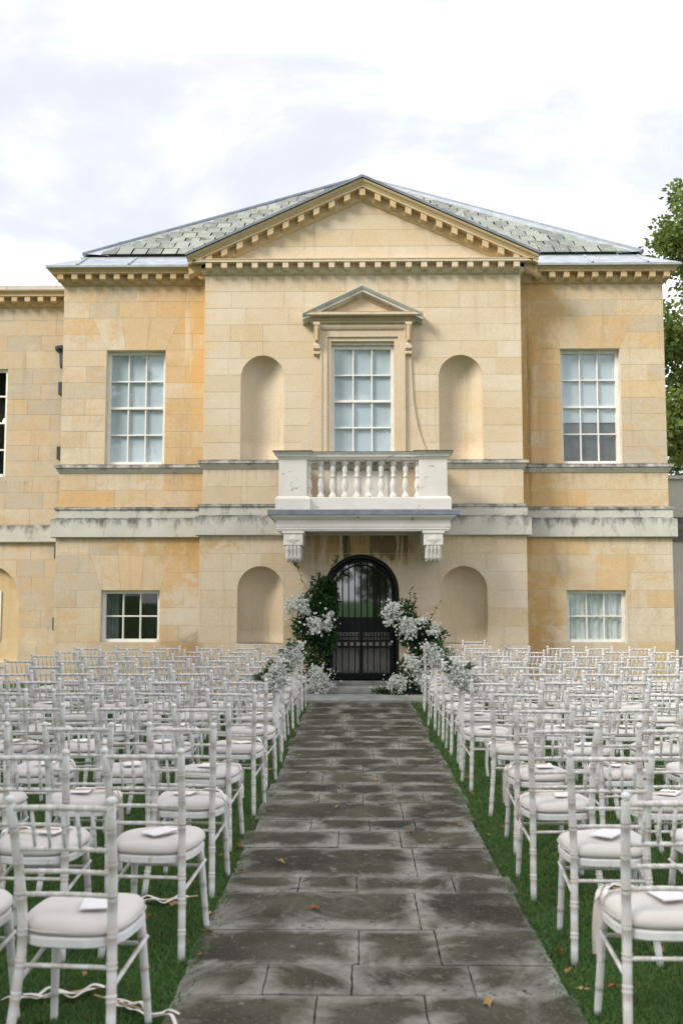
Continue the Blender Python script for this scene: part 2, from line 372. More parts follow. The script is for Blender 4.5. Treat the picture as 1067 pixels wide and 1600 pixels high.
PW = 0.79
path = MB().box(-PW, PW, .5, 15.44, -.05, .006).build('path', M['joint_soil']); tag(path, 'straight path of dark wet stone slabs up the middle', kind='structure')
rows = [.5,1.2,1.75,2.4,2.95,3.55,4.15,4.48,4.94,5.55,5.87,6.52,6.98,7.33,7.94,8.28,8.71,9.26,9.63,10.05,10.71,11.21,11.59,12.14,12.59,13.20,13.87,14.62,15.44]
joints = {3.55:[-.22,.21],4.15:[-.44,-.08,.42],4.48:[-.05,.31],4.94:[.25],5.55:[-.38,-.06,.48],5.87:[.29],6.52:[-.18,.23],6.98:[-.38,.03,.35],
          7.33:[.28],7.94:[-.36,-.01,.47],8.28:[-.18,.24],8.71:[-.36,.12],9.26:[0.0],9.63:[-.3,.33],10.05:[.11]}
def slab_mesh(w, d):
    nx, ny = max(4, int(w/.05)), max(4, int(d/.05)); g = .003
    vs, fs, ed = [], [], []
    hump = random.uniform(-.004,.004)
    for j in range(ny+1):
        for i in range(nx+1):
            x = -w/2+g+(w-2*g)*i/nx; y = -d/2+g+(d-2*g)*j/ny
            dm = min(x+w/2, w/2-x, y+d/2, d/2-y)
            edge = i in (0,nx) or j in (0,ny)
            vs.append((x + (random.uniform(-.0022,.0022) if edge else 0), y + (random.uniform(-.0022,.0022) if edge else 0), .012 + hump*(x/w) - (.005 if edge else 0))); ed.append(max(0., 1-dm/.13))
    for j in range(ny):
        for i in range(nx):
            a = j*(nx+1)+i; fs.append((a,a+1,a+nx+2,a+nx+1))
    ring = [i for i in range(nx+1)] + [j*(nx+1)+nx for j in range(1,ny+1)] + [ny*(nx+1)+i for i in range(nx-1,-1,-1)] + [j*(nx+1) for j in range(ny-1,0,-1)]
    b = len(vs); vs += [(vs[k][0],vs[k][1],-.04) for k in ring]; ed += [1.0]*len(ring)
    for q in range(len(ring)):
        q2 = (q+1)%len(ring); fs.append((ring[q], b+q, b+q2, ring[q2]))
    me = bpy.data.meshes.new('paving_slab'); me.from_pydata(vs, [], fs); me.materials.append(M['paving'])
    at = me.attributes.new('edge','FLOAT','POINT'); at.data.foreach_set('value', ed); return me
for y0, y1 in zip(rows[:-1], rows[1:]):
    js = joints.get(y0)
    if js is None:
        js = []; x = -PW + random.uniform(.35,.75)
        while x < PW-.3: js.append(x); x += random.uniform(.42,.85)
    xs = [-PW + random.uniform(-.03,.03)] + js + [PW + random.uniform(-.03,.03)]
    for x0, x1 in zip(xs[:-1], xs[1:]):
        put('paving_slab', slab_mesh(x1-x0, y1-y0), path, ((x0+x1)/2, (y0+y1)/2, .006+random.uniform(-.003,.005)), (random.uniform(-.005,.005), random.uniform(-.006,.006), 0))
ter = MB().cbox(-2.2, 2.3, 15.46, 17.2, -.02, .055, .012).build('step', M['step_stone'])
tag(ter, 'long pale stone step at the end of the path', kind='structure')
MB().cbox(-.95+AX, .95+AX, 16.42, 17.1, .05, .155, .012).build('upper_step', M['step_stone'], ter)
MB().cbox(-.66+AX, .66+AX, 16.85, 17.4, .15, .215, .01).build('threshold', M['step_stone'], ter)

# ------------------------------------------------------------------ the mansion
class Rect:
    def __init__(s, x0, x1, z0, z1): s.x0, s.x1, s.z0, s.z1 = x0, x1, z0, z1; s.k = []; s.c = (x0+x1)/2
    def lr(s, z): return (s.x0, s.x1)
class Arch:
    def __init__(s, c, r, z0, zs): s.c, s.r, s.z0, s.zs, s.z1 = c, r, z0, zs, zs+r; s.k = [zs] + [zs+r*sin(radians(a)) for a in (12,24,36,48,58,67,75,82,87)]; s.x0, s.x1 = c-r, c+r
    def lr(s, z):
        h = s.r if z <= s.zs else sqrt(max(0, s.r**2-(min(z, s.z1)-s.zs)**2)); return (s.c-h, s.c+h)
class Trap:
    def __init__(s, b0, b1, t0, t1, z0, z1): s.b0,s.b1,s.t0,s.t1,s.z0,s.z1 = b0,b1,t0,t1,z0,z1; s.k = []; s.c = (b0+b1)/2; s.x0, s.x1 = t0, t1
    def lr(s, z):
        t = min(1, max(0, (z-s.z0)/(s.z1-s.z0))); return (s.b0+(s.t0-s.b0)*t, s.b1+(s.t1-s.b1)*t)

def wall_mesh(x0, x1, z0, z1, ops, y, depth=.28):
    mb = MB(); lv = sorted(set([z0, z1] + [round(k,5) for o in ops for k in [o.z0,o.z1]+o.k if z0 <= k <= z1]))
    for a, b in zip(lv[:-1], lv[1:]):
        mid = (a+b)/2; act = sorted([o for o in ops if o.z0 < mid < o.z1], key=lambda o:o.c)
        def xs(z): 
            r = [x0]
            for o in act: r += list(o.lr(z))
            return r + [x1]
        A, B = xs(a), xs(b)
        for i in range(0, len(A), 2):
            mb.add([(A[i],y,a),(A[i+1],y,a),(B[i+1],y,b),(B[i],y,b)], [(0,1,2,3)])
        for o in act:                       # reveals
            (la,ra),(lb,rb) = o.lr(a), o.lr(b)
            mb.add([(la,y,a),(lb,y,b),(lb,y+depth,b),(la,y+depth,a)], [(0,1,2,3)])
            mb.add([(ra,y,a),(rb,y,b),(rb,y+depth,b),(ra,y+depth,a)], [(3,2,1,0)])
    for o in ops:
        l, r = o.lr(o.z0); mb.add([(l,y,o.z0),(r,y,o.z0),(r,y+depth,o.z0),(l,y+depth,o.z0)], [(0,1,2,3)])
        l, r = o.lr(o.z1)
        if r-l > .01: mb.add([(l,y,o.z1),(r,y,o.z1),(r,y+depth,o.z1),(l,y+depth,o.z1)], [(3,2,1,0)])
    return mb

NB = [0]
def block(parent, poly, y, tint, proud=.0045):
    xs = [p[0] for p in poly]; zs = [p[1] for p in poly]
    cx_, cz_ = (min(xs)+max(xs))/2, (min(zs)+max(zs))/2; w, h = max(xs)-min(xs), max(zs)-min(zs)
    if w < .03 or h < .03: return
    g, c = .0026, .0025; pr = proud + random.uniform(-.001,.001)
    def sh(d): return [((x-cx_)*(1-2*d/w), (z-cz_)*(1-2*d/h)) for x, z in poly]
    n = len(poly); A, B = sh(g), sh(g+c); mb = MB()
    mb.add([(x,0,z) for x,z in A] + [(x,-pr+c*.6,z) for x,z in A] + [(x,-pr,z) for x,z in B],
           [(i,(i+1)%n,n+(i+1)%n,n+i) for i in range(n)] + [(n+i,n+(i+1)%n,2*n+(i+1)%n,2*n+i) for i in range(n)] + [tuple(range(2*n,3*n))])
    o = mb.build('stone_block', M['stone'], parent, loc=(cx_, y, cz_)); o.color = (*tint, 1); NB[0] += 1
    return o
def courses(parent, x0, x1, zl, ops, y, tintf, wmin=.5, wmax=.95, first=None):
    for k, (a, b) in enumerate(zip(zl[:-1], zl[1:])):
        act = sorted([o for o in ops if o.z0 < b-.01 and o.z1 > a+.01], key=lambda o:o.c)
        segs = []; prev = lambda z: x0; pmin = x0
        for o in act:
            segs.append((prev, (lambda z, o=o: o.lr(z)[0]), pmin, o.c)); prev = (lambda z, o=o: o.lr(z)[1]); pmin = o.c
        segs.append((prev, lambda z: x1, pmin, x1))
        lv = sorted(set([a, b] + [q for o in act for q in o.k + [o.z0, o.z1] if a < q < b]))
        for L, R, lo, hi in segs:
            # real extent over the course
            lmin = min(L(z) for z in lv); rmax = max(R(z) for z in lv)
            if rmax - lmin < .05: continue
            js = [lmin]; x = lmin + (wmin+wmax)/2*(.62 if k % 2 else 1.0)*random.uniform(.85,1.15)
            while x < rmax - .28: js.append(x); x += random.uniform(wmin, wmax)
            js.append(rmax)
            for j0, j1 in zip(js[:-1], js[1:]):
                lf, rt = [], []
                for z in lv:
                    l, r = max(j0, L(z)), min(j1, R(z))
                    if r - l > .012: lf.append((l,z)); rt.append((r,z))
                if len(lf) < 2: continue
                poly = lf_simple(lf, rt)
                zm = (a+b)/2; block(parent, poly, y, tintf((j0+j1)/2, zm))
def lf_simple(lf, rt):
    def simp(ps):
        if len(ps) <= 2: return ps
        q = [ps[0]]
        for i in range(1, len(ps)-1):
            if abs(ps[i][0]-ps[i-1][0]) > 1e-4 or abs(ps[i][0]-ps[i+1][0]) > 1e-4: q.append(ps[i])
        return q + [ps[-1]]
    return simp(rt) + simp(lf)[::-1]
def mixc(a, b, t): return tuple(x+(y-x)*t for x, y in zip(a, b))
CREAM, PALE, OCHRE, GREY, TAN = (.615,.505,.375), (.65,.565,.455), (.63,.375,.15), (.46,.41,.345), (.565,.445,.295)
def tint_mid(x, z):
    r = random.random(); c = mixc(CREAM, PALE, r)
    if random.random() < .16: c = mixc(c, TAN, .5)
    return c
def tint_left(x, z):
    c = mixc(mixc(TAN, CREAM, random.random()), PALE, random.random()*.3)
    if z > 5.9: inner = max(0, (x+AX+4.6)/1.8)
    elif z > 3.9: inner = max(0, (x+3.9)/1.2)
    else: inner = max(0, (x+4.2)/1.6)*.9
    c = mixc(c, OCHRE, min(.9, max(0, inner*random.uniform(.35,.95))))
    if 3.2 < z < 3.55 and x < -4.5: c = mixc(c, OCHRE, .75)
    if x < -4.2 and random.random() < .4: c = mixc(c, GREY, random.uniform(.3,.8))
    if random.random() < .15: c = mixc(c, PALE, .6)
    if random.random() < .06: c = mixc(c, OCHRE, .4)
    return c
def tint_right(x, z):
    c = mixc(mixc(CREAM, PALE, .4), TAN, random.random()*.8)
    if x > 3.9 and z > 3.9 and random.random() < .5: c = mixc(c, GREY, random.uniform(.4,.9))
    if x < 3.5: c = mixc(c, OCHRE, random.uniform(.15,.75))
    elif random.random() < .2: c = mixc(c, OCHRE, .4)
    if z < 2.6 and random.random() < .3: c = mixc(c, PALE, .8)
    return c
def tint_ext(x, z):
    return mixc(mixc(TAN, CREAM, random.random()), GREY, random.uniform(.2,1.0))

house = empty('mansion', (0, 0, 0)); tag(house, 'golden stone mansion with pedimented middle bay, slate roof and white balcony', 'building')
CX0, CX1 = AX-2.75, AX+2.75
WX0, WX1 = AX-5.39, AX+5.39
ZT, ZS0, ZS1, ZB0, ZB1, ZB2 = 7.24, 3.82, 3.98, 2.67, 3.01, 3.20
UPC = [3.98 + (7.24-3.98)*i/11 for i in range(12)]
MIDC = [3.20, 3.51, 3.82]
LOC_ = [0, .22, .53, .83, 1.13, 1.435, 1.74, 2.05, 2.36, 2.67]
G = .035   # the ground floor stands a little proud

# -- middle bay
nU = [Arch(AX-1.73, .375, 3.98, 5.43), Arch(AX+1.695, .375, 3.98, 5.43)]
nL = [Arch(AX-1.74, .39, .84, 1.755), Arch(AX+1.71, .39, .84, 1.755)]
winC = Rect(AX-.545, AX+.545, 3.98, 5.99)
door = Arch(AX-.03, .642, .215, 1.71)
w = wall_mesh(CX0, CX1, 3.0, ZT+.2, nU+[winC, Rect(AX-.5, AX+.5, 3.05, 3.97)], CY, .3); wu = w.build('wall', M['mortar'], house)
aed = Trap(AX-.84, AX+.84, AX-.84, AX+.84, 3.98, 6.52)
courses(wu, CX0, CX1, UPC, nU+[aed], CY, tint_mid)
courses(wu, CX0, CX1, MIDC, [Rect(AX-.66, AX+.66, 3.2, 3.82)], CY, tint_mid)
wlw = wall_mesh(CX0-G, CX1+G, 0, 2.9, nL+[door], CY-G, .38).build('wall', M['mortar'], house)
courses(wlw, CX0-G, CX1+G, LOC_, nL+[door], CY-G, tint_mid, .55, 1.0)
# tympanum and side faces of the middle bay
ty = MB(); ty.add([(CX0,CY,7.44),(CX1,CY,7.44),(AX,CY,8.72)], [(0,1,2)]); tym = ty.build('tympanum', M['mortar'], house)
zc = 7.45
for a, b in ((7.45,7.75),(7.75,8.05),(8.05,8.33),(8.33,8.6)):
    hw = lambda z: max(.02, (8.74-z)/.46)
    xs = [-1] + ([-.45,.5] if a < 7.7 else [-.1] if a < 8 else [.2] if a < 8.3 else []) + [1]
    for s0, s1 in zip(xs[:-1], xs[1:]):
        l = [(AX+s0*hw(a), a), (AX+s1*hw(a), a), (AX+s1*hw(b), b), (AX+s0*hw(b), b)]
        block(tym, l, CY, tint_mid(0,8))
sd = MB(); sd.box(CX0, CX0+.3, CY+.002, WY+.3, 2.9, 7.4); sd.box(CX1-.3, CX1, CY+.002, WY+.3, 2.9, 7.4)
sd.box(CX0-G, CX0+.3, CY-G+.002, WY+.3, 0, 2.8); sd.box(CX1-.3, CX1+G, CY-G+.002, WY+.3, 0, 2.8); sd.build('return_wall', M['trim'], house)
# niches
def niche(op, y, rd):
    mb = MB(); n = 20; zl = [op.z0 + (op.zs-op.z0)*i/4 for i in range(5)]
    b = 0; ringsn = []
    for z in zl:
        ringsn.append([(op.c - op.r*cos(pi*k/n), y + rd*sin(pi*k/n), z) for k in range(n+1)])
    for j in range(1, 9):
        e = radians(90*j/8); r_ = cos(e)
        ringsn.append([(op.c - op.r*r_*cos(pi*k/n), y + rd*r_*sin(pi*k/n), op.zs + op.r*sin(e)) for k in range(n+1)])
    for rr in ringsn: mb.v.extend(rr)
    for j in range(len(ringsn)-1):
        for k in range(n):
            a = j*(n+1)+k; mb.f.append((a, a+n+1, a+n+2, a+1))
    mb.f.append(tuple(range(n+1)))
    return mb
for op in nU: niche(op, CY-.001, .26).build('niche', M['trim_pale'], wu, True)
for op in nL: niche(op, CY-G-.001, .30).build('niche', M['trim_pale'], wlw, True)

# -- wings
def sash(name, cx_, z0, z1, w_, y, cols, rws, back, midrail=True, label=None):
    """timber window: part = frame; sub-parts = glazing bars, panes and what hangs behind"""
    fr_ = MB(); t = .055; x0, x1 = cx_-w_/2, cx_+w_/2
    fr_.box(x0, x0+t, y, y+.09, z0, z1); fr_.box(x1-t, x1, y, y+.09, z0, z1)
    fr_.box(x0+t, x1-t, y+.001, y+.09, z1-t, z1); fr_.box(x0+t, x1-t, y-.02, y+.09, z0, z0+t)
    o = fr_.build('window', M['window_paint'], house)
    iw, ih = w_-2*t, z1-z0-2*t; pw, ph = iw/cols, ih/rws; bw = .026
    for i in range(1, cols):
        MB().cbox(x0+t+i*pw-bw/2, x0+t+i*pw+bw/2, y+.018, y+.06, z0+t, z1-t, .006).build('glazing_bar', M['window_paint'], o)
    for j in range(1, rws):
        b2 = bw*(1.7 if midrail and j*2 == rws else 1); yy = y+.016-(.012 if b2 > bw else 0)
        MB().cbox(x0+t, x1-t, yy, y+.062, z0+t+j*ph-b2/2, z0+t+j*ph+b2/2, .006).build('glazing_bar', M['window_paint'], o)
    pm = MB().box(-pw/2+.008, pw/2-.008, 0, .004, -ph/2+.008, ph/2-.008).mesh('pane', M['glass'])
    for i in range(cols):
        for j in range(rws):
            put('pane', pm, o, (x0+t+(i+.5)*pw, y+.04, z0+t+(j+.5)*ph), (random.uniform(-.006,.006), 0, random.uniform(-.006,.006)))
    if back == 'blind':
        MB().box(x0+.02, x1-.02, y+.075, y+.08, z0+.01, z1-.01).build('blind', M['blind'], o)
    elif back == 'half':
        zb = z0+t+ph*1.45
        MB().box(x0+.02, x1-.02, y+.075, y+.08, zb, z1-.01).build('blind', M['blind'], o)
        MB().box(x0+.02, x1-.02, y+.10, y+.11, z0+.01, z1-.01).build('pane_reflection_sheet', M['interior_grey'], o)  # added grey sheet standing in for the dark reflection in the lower panes
    elif back == 'net':
        mb = MB(); n = 48
        for k in range(n+1):
            x = x0+.02+(w_-.04)*k/n; d = .10+.018*sin(k*1.15)+.010*sin(k*.43)
            mb.v += [(x, y+d, z0+.01), (x, y+d, z1-.01)]
        mb.f = [(2*k, 2*k+2, 2*k+3, 2*k+1) for k in range(n)]
        mb.build('net_curtain', M['net'], o, True)
    elif back == 'dark':
        MB().box(x0-.02, x1+.02, y+.9, y+.95, z0-.1, z1+.1).build('room_wall', M['interior'], o)
        mb = MB(); n = 14
        for k in range(n+1):
            x = x0+.02+.24*k/n; d = .12+.02*sin(k*1.5); mb.v += [(x, y+d, z0), (x, y+d, z1)]
        mb.f = [(2*k, 2*k+2, 2*k+3, 2*k+1) for k in range(n)]; mb.build('curtain', M['interior_grey'], o, True)
        MB().lathe([(.001,z0),(.07,z0),(.09,z0+.1),(.06,z0+.2),(.10,z0+.38),(.16,z0+.40),(.12,z0+.6),(.03,z0+.62)], x1-.22, y+.4, 10).build('table_lamp', M['interior'], o, True)
    return o
for s, tf in ((-1, tint_left), (1, tint_right)):
    xa, xb = (WX0, CX0) if s < 0 else (CX1, WX1)
    wc = AX + s*4.065; wcl = AX + s*4.08
    up = Rect(wc-.53, wc+.53, 3.98, 6.06 if False else UPC[7]); lo = Rect(wcl-.515, wcl+.515, .83, 1.74)
    wm_ = wall_mesh(xa, xb, 2.9, ZT+.25, [up], WY, .3).build('wall', M['mortar'], house)
    tz = Trap(up.x0, up.x1, up.x0-.26, up.x1+.26, UPC[7], UPC[9])
    courses(wm_, xa, xb, UPC, [up, tz], WY, tf, .5, .9)
    def vous(T, n, parent, y):
        for i in range(n):
            f0, f1 = i/n, (i+1)/n
            pb = lambda f: T.b0+(T.b1-T.b0)*f; pt = lambda f: T.t0+(T.t1-T.t0)*f
            block(parent, [(pb(f0),T.z0),(pb(f1),T.z0),(pt(f1),T.z1),(pt(f0),T.z1)], y, tf((pb(f0)+pb(f1))/2, T.z0))
    vous(tz, 3, wm_, WY)
    courses(wm_, xa, xb, MIDC, [], WY, tf, .8, 1.4)
    xg0, xg1 = (xa-G, xb) if s < 0 else (xa, xb+G)
    wl_ = wall_mesh(xg0, xg1, 0, 2.9, [lo], WY-G, .3).build('wall', M['mortar'], house)
    tl = Trap(lo.x0, lo.x1, lo.x0-.2, lo.x1+.2, 1.74, 2.36)
    courses(wl_, xg0, xg1, LOC_, [lo, tl], WY-G, tf, .45, .85); vous(tl, 3 if s < 0 else 2, wl_, WY-G)
    sash('window', wc, 3.985, UPC[7]-.002, 1.056, WY+.13, 3, 4, 'blind' if s < 0 else 'half')
    sash('window', wcl, .835, 1.738, 1.026, WY-G+.10, 3, 2, 'dark' if s < 0 else 'net', False)
    # side and back mass of the block
    xo = WX0 if s < 0 else WX1
    sb = MB(); sb.box(min(xo, xo-s*.3), max(xo, xo-s*.3), WY+.31, 28, 0, 7.4); sb.box(min(xo-s*.002, xo-s*.3), max(xo-s*.002,xo-s*.3), WY+.002, WY+.31, 2.85, 7.4)
    sb.box(min(xo+s*(G-.002), xo-s*.2), max(xo+s*(G-.002), xo-s*.2), WY-G+.002, WY+.32, 0, 2.8)
    sb.build('side_wall', M['trim'], house)
# rooms behind the windows are closed off so that no light leaks through the shell
MB().box(WX0+.4, WX1-.4, 19.2, 19.3, 0, 7.3).build('inner_wall', M['interior'], house)

# -- ledges running round wings and middle bay
P_ALL = [(WX0, 22), (WX0, WY), (CX0, WY), (CX0, CY), (CX1, CY), (CX1, WY), (WX1, WY), (WX1, 22)]
led = MB().sweep(P_ALL, [(-.02,3.82),(.015,3.82),(.03,3.845),(.05,3.875),(.055,3.905),(.085,3.915),(.085,3.95),(.07,3.965),(-.02,3.984)]).build('sill_course', M['ledge'], house)
MB().sweep(P_ALL, [(-.02,3.0),(.055,3.0),(.055,3.165),(.075,3.17),(.075,3.195),(.06,3.205),(-.02,3.222)]).build('string_course', M['ledge'], house)
MB().sweep(P_ALL, [(-.02,2.668),(G+.06,2.668),(G+.075,2.68),(G+.075,2.985),(G+.06,2.998),(-.02,3.012)]).build('plinth_band', M['ledge'], house)

# -- cornices
BED = [(-.02,7.225),(.012,7.235),(.035,7.25),(.05,7.27),(.06,7.285),(.06,7.415),(.19,7.418),(.19,7.455)]
CYMA = [(.198,7.46),(.212,7.485),(.238,7.505),(.25,7.53),(-.02,7.535)]
PL = [(WX0, 26), (WX0, WY), (CX0-.0, WY)]; PR = [(CX1, WY), (WX1, WY), (WX1, 26)]
mod = MB(); mod.prism_x([(0,0),(0,.13),(-.118,.13),(-.118,.035),(-.10,.012),(-.06,.0)], -.052, .052); modm = mod.mesh('modillion', M['trim'])
modm2 = MB().prism_x([(0,0),(0,.13),(-.118,.13),(-.118,.035),(-.10,.012),(-.06,.0)], -.052, .052).mesh('modillion', M['trim_pale'])
for s, P in ((-1, PL), (1, PR)):
    cn = MB().sweep(P, BED+CYMA).build('cornice', M['trim'], house)
    n = 10; xa = WX0+.0 if s < 0 else CX1+.22; xb = CX0-.2 if s < 0 else WX1-.0
    k = 0; x = (WX0-.03) if s < 0 else (WX1+.03)
    while (x < CX0-.16) if s < 0 else (x > CX1+.16):
        put('modillion', modm, cn, (x, WY-.06, 7.286)); x += -s*.2538; k += 1
    # lead covering of the eaves gutter, with rolls
    x0, x1 = (WX0-.27, CX0-.20) if s < 0 else (CX1+.20, WX1+.27)
    e0 = .27
    lo_ = MB()
    outx = WX0 if s < 0 else WX1
    inn = x1 if s < 0 else x0
    ox = outx + s*.27; ix = outx - s*.30
    lo_.add([(ox,WY-.27,7.505),(inn,WY-.27,7.505),(inn,WY-.27,7.545),(ox,WY-.27,7.545),(ix,WY+.36,7.885),(inn,WY+.36,7.885),(ix,WY+.36,7.5),(inn,WY+.36,7.5),(ox,26,7.505),(ox,26,7.545),(ix,26,7.885)],
            [(0,1,2,3),(3,2,5,4),(0,3,9,8),(3,4,10,9),(0,6,7,1),(6,0,8)])
    le = lo_.build('lead_gutter', M['lead'], house)
    for f in ((.21,.55) if s < 0 else (.42,.78)):
        xr = x0+(x1-x0)*f if s < 0 else x0+(x1-x0)*f
        MB().tube([(xr,WY-.275,7.55),(xr,WY+.36,7.89)], .022, 8).build('lead_roll', M['lead'], le)
# middle bay cornice
PC = [(CX0, WY+.1), (CX0, CY), (CX1, CY), (CX1, WY+.1)]
cc = MB().sweep(PC, BED+[(.198,7.46),(.2,7.475),(-.02,7.49)]).build('cornice', M['trim_pale'], house)
for k in range(-10, 11): put('modillion', modm2, cc, (AX+k*.2665, CY-.06, 7.286))
for s in (-1, 1):
    for j in range(2): put('modillion', modm, cc, ((CX0-.06) if s < 0 else (CX1+.06), CY+.12+j*.25, 7.286), (0,0,s*-pi/2 if s>0 else -pi/2))
# raking cornice
SL = .4535; ang = math.atan(SL); ca = cos(ang)
ped = empty('pediment'); ped.parent = house
RAKE = [(-.02,-.01),(.012,0),(.035,.015),(.05,.035),(.06,.05),(.06,.175),(.19,.178),(.19,.215),(.198,.22),(.212,.245),(.238,.265),(.25,.29),(.25,.30),(-.02,.31)]
for s in (-1, 1):
    mb = MB(); n = len(RAKE)
    ztop = 8.885   # top of the profile at the apex
    for (x_, ) in ((0.,), (s*3.03,)):
        for p_, h_ in RAKE:
            z = ztop - abs(x_)*SL - (.30-h_)/ca
            mb.v.append((AX+x_, CY-p_, z))
    f = [(k, n+k, n+k+1, k+1) for k in range(n-1)] + [(n-1, 2*n-1, n, 0), tuple(range(n-1,-1,-1)), tuple(range(n,2*n))]
    mb.f = f if s > 0 else [q[::-1] for q in f]
    rk = mb.build('raking_cornice', M['trim'], ped)
    for k in range(0 if s > 0 else 1, 11):
        xx = s*k*.2665; zz = ztop - abs(xx)*SL - (.30-.052)/ca
        mm = MB(); dz = .052*SL*(-s if k else 0)
        h0 = .125/ca
        # vertical sided block sheared to the slope
        for yy, bz in ((-.05,0),(-.178,.02)):
            for dx in (-.052,.052):
                sh_ = (-s*dx*SL) if k else -abs(dx)*SL
                mm.v += [(AX+xx+dx, CY+yy, zz+sh_+bz), (AX+xx+dx, CY+yy, zz+sh_+h0)]
        mm.f = [(0,1,3,2),(4,6,7,5),(0,4,5,1),(2,3,7,6),(0,2,6,4),(1,5,7,3)]
        mm.build('modillion', M['trim'], rk)
    # lead capping and the roof slope of the bay
    cp = MB(); t = .045
    q = [(AX, CY-.275), (AX+s*3.06, CY-.275)]
    A = [(AX, CY-.275, ztop+.015), (AX+s*3.06, CY-.275, ztop+.015-3.06*SL), (AX+s*3.06, CY-.275, ztop+.06-3.06*SL), (AX, CY-.275, ztop+.06)]
    B = [(x, 20.5 if i in (0,3) else 18.2, z) for i,(x,y,z) in enumerate(A)]
    cp.add(A+B, [(0,1,2,3),(3,2,6,7),(1,5,6,2),(0,4,5,1)])
    cp.build('lead_slope', M['blue_lead'], ped)

# -- hipped roof
RY0, RZ0, RH, RA = 18.0, 7.93, 5.17, 5.2
RZA = 11.62; RAY = RY0 + RA
rf = MB(); 
E0,E1,E2,E3,AP = (AX-RH,RY0,RZ0),(AX+RH,RY0,RZ0),(AX+RH,RY0+2*RA,RZ0),(AX-RH,RY0+2*RA,RZ0),(AX,RAY,RZA)
mk('roof_deck', (0.05,0.055,0.052), .9, .2, .2, 6)
rf.add([E0,E1,E2,E3,AP], [(0,1,4),(1,2,4),(2,3,4),(3,0,4),(0,3,2,1)]); roof = rf.build('roof', M['roof_deck'], house)
MB().box(AX-RH-.05, AX+RH+.05, RY0-.03, RY0+2*RA, 7.45, RZ0-.01).build('parapet_gutter', M['lead'], roof)
slope = math.atan2(RZA-RZ0, RA); SLN = sqrt((RZA-RZ0)**2+RA**2)
sm = MB(); sw, sh, st_ = .266, .50, .042
sm.add([(-sw/2,0,0),(sw/2,0,0),(sw/2,sh,-.012),(-sw/2,sh,-.012),(-sw/2,0,st_),(sw/2,0,st_),(sw/2,sh,st_-.012),(-sw/2,sh,st_-.012)],
       [(4,5,6,7),(0,1,5,4),(1,2,6,5),(3,0,4,7),(2,3,7,6)])
mk('slate_edge_shade', (0.035,0.045,0.038), .95, .1, .3, 9)  # shadow lines between the courses, put into the colour of the slate edges
slm = sm.mesh('slate', M['slate']); slm.materials.append(M['slate_edge_shade']); ns = 0
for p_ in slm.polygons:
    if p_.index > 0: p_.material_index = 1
EX = .37
for j in range(20):
    d0 = .02 + j*EX
    if d0 > SLN-.4: break
    cyy, czz = RY0 + d0*cos(slope), RZ0 + d0*sin(slope)
    half = RH*(1-d0/SLN) - .30; x = -half + (0 if j%2 else .14)
    while x < half:
        Xm = AX + x
        u, v = (Xm+.058)/cyy, (czz+.25-1.6)/cyy
        zr = 8.9 - SL*abs(u*16.72-.058-AX)
        if v > (zr-1.6)/16.72 - .003:
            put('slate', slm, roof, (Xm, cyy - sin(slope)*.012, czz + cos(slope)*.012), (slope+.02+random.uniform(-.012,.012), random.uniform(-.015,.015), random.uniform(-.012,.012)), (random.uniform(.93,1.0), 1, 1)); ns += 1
        x += .281
for s in (-1, 1):     # lead hips
    A = Vector((AX+s*RH, RY0, RZ0)); B = Vector((AX, RAY, RZA)); mb = MB(); w_ = .36
    n1v = Vector((0,-sin(slope),cos(slope))); side = Vector((-s,0,0)); 
    A2, B2 = A + side*w_*1.25, B + side*.02
    off_ = n1v*.035
    mb.add([tuple(A+off_+Vector((0,0,.03))), tuple(A2+off_), tuple(B2+off_), tuple(B+off_+Vector((0,0,.06))), tuple(A+Vector((0,.4,.0))), tuple(B+Vector((0,.4,.0))), tuple(A2), tuple(B2)],
           [(0,1,2,3) if s < 0 else (3,2,1,0), (0,3,5,4), (1,6,7,2)])
    mb.build('lead_hip', M['lead'], roof)
    MB().tube([tuple(A+Vector((0,0,.05))), tuple(A.lerp(B,.5)+Vector((0,0,.055))), tuple(B+Vector((0,0,.07)))], .05, 8).build('hip_roll', M['blue_lead'], roof)

# -- window surround in the middle bay
ae = empty('window_surround'); ae.parent = house
ar = MB()
for (o_, i_2, t_, y_) in ((.715,.61,6.22,.085),(.625,.545,6.125,.055)):
    pts_o = o_; 
    for s in (-1,1):
        x0, x1 = sorted((AX+s*o_, AX+s*i_2)); ar.box(x0, x1, CY-y_, CY+.02, 3.985, t_)
    ar.box(AX-i_2, AX+i_2, CY-y_+.001, CY+.02, t_-(o_-i_2), t_-.001)
for s in (-1,1):
    x0, x1 = sorted((AX+s*.735, AX+s*.70)); ar.box(x0, x1, CY-.10, CY+.02, 3.985, 6.225)
ar.build('architrave', M['trim_pale'], ae)
fz = MB(); fz.prism_x([(CY,6.226),(CY-.07,6.226),(CY-.10,6.25),(CY-.115,6.285),(CY-.10,6.32),(CY-.07,6.345),(CY,6.345)], AX-.74, AX+.74); fz.build('frieze', M['trim_pale'], ae)
cb = MB(); cb.sweep([(AX-.88,CY+.01),(AX-.88,CY-.10),(AX+.88,CY-.10),(AX+.88,CY+.01)], [(-.3,6.346),(0,6.346),(.02,6.36),(.03,6.38),(.03,6.44),(.05,6.445),(.07,6.455),(.155,6.462),(.155,6.50),(.16,6.512),(-.3,6.53)]).build('small_cornice', M['trim_pale'], ae)
dm_ = MB().box(-.011,.011,-.03,.0,0,.045).mesh('dentil', M['trim']); 
for k in range(-24, 25): put('dentil', dm_, ae, (AX+k*.0362, CY-.131, 6.388))
smp = MB(); zA, hwS, SS = 6.985, 1.035, .475
small = [(-.02,0),(.12,0),(.14,.03),(.23,.035),(.23,.07),(.25,.085),(.275,.12),(.275,.135),(-.02,.14)]
cas = cos(math.atan(SS))
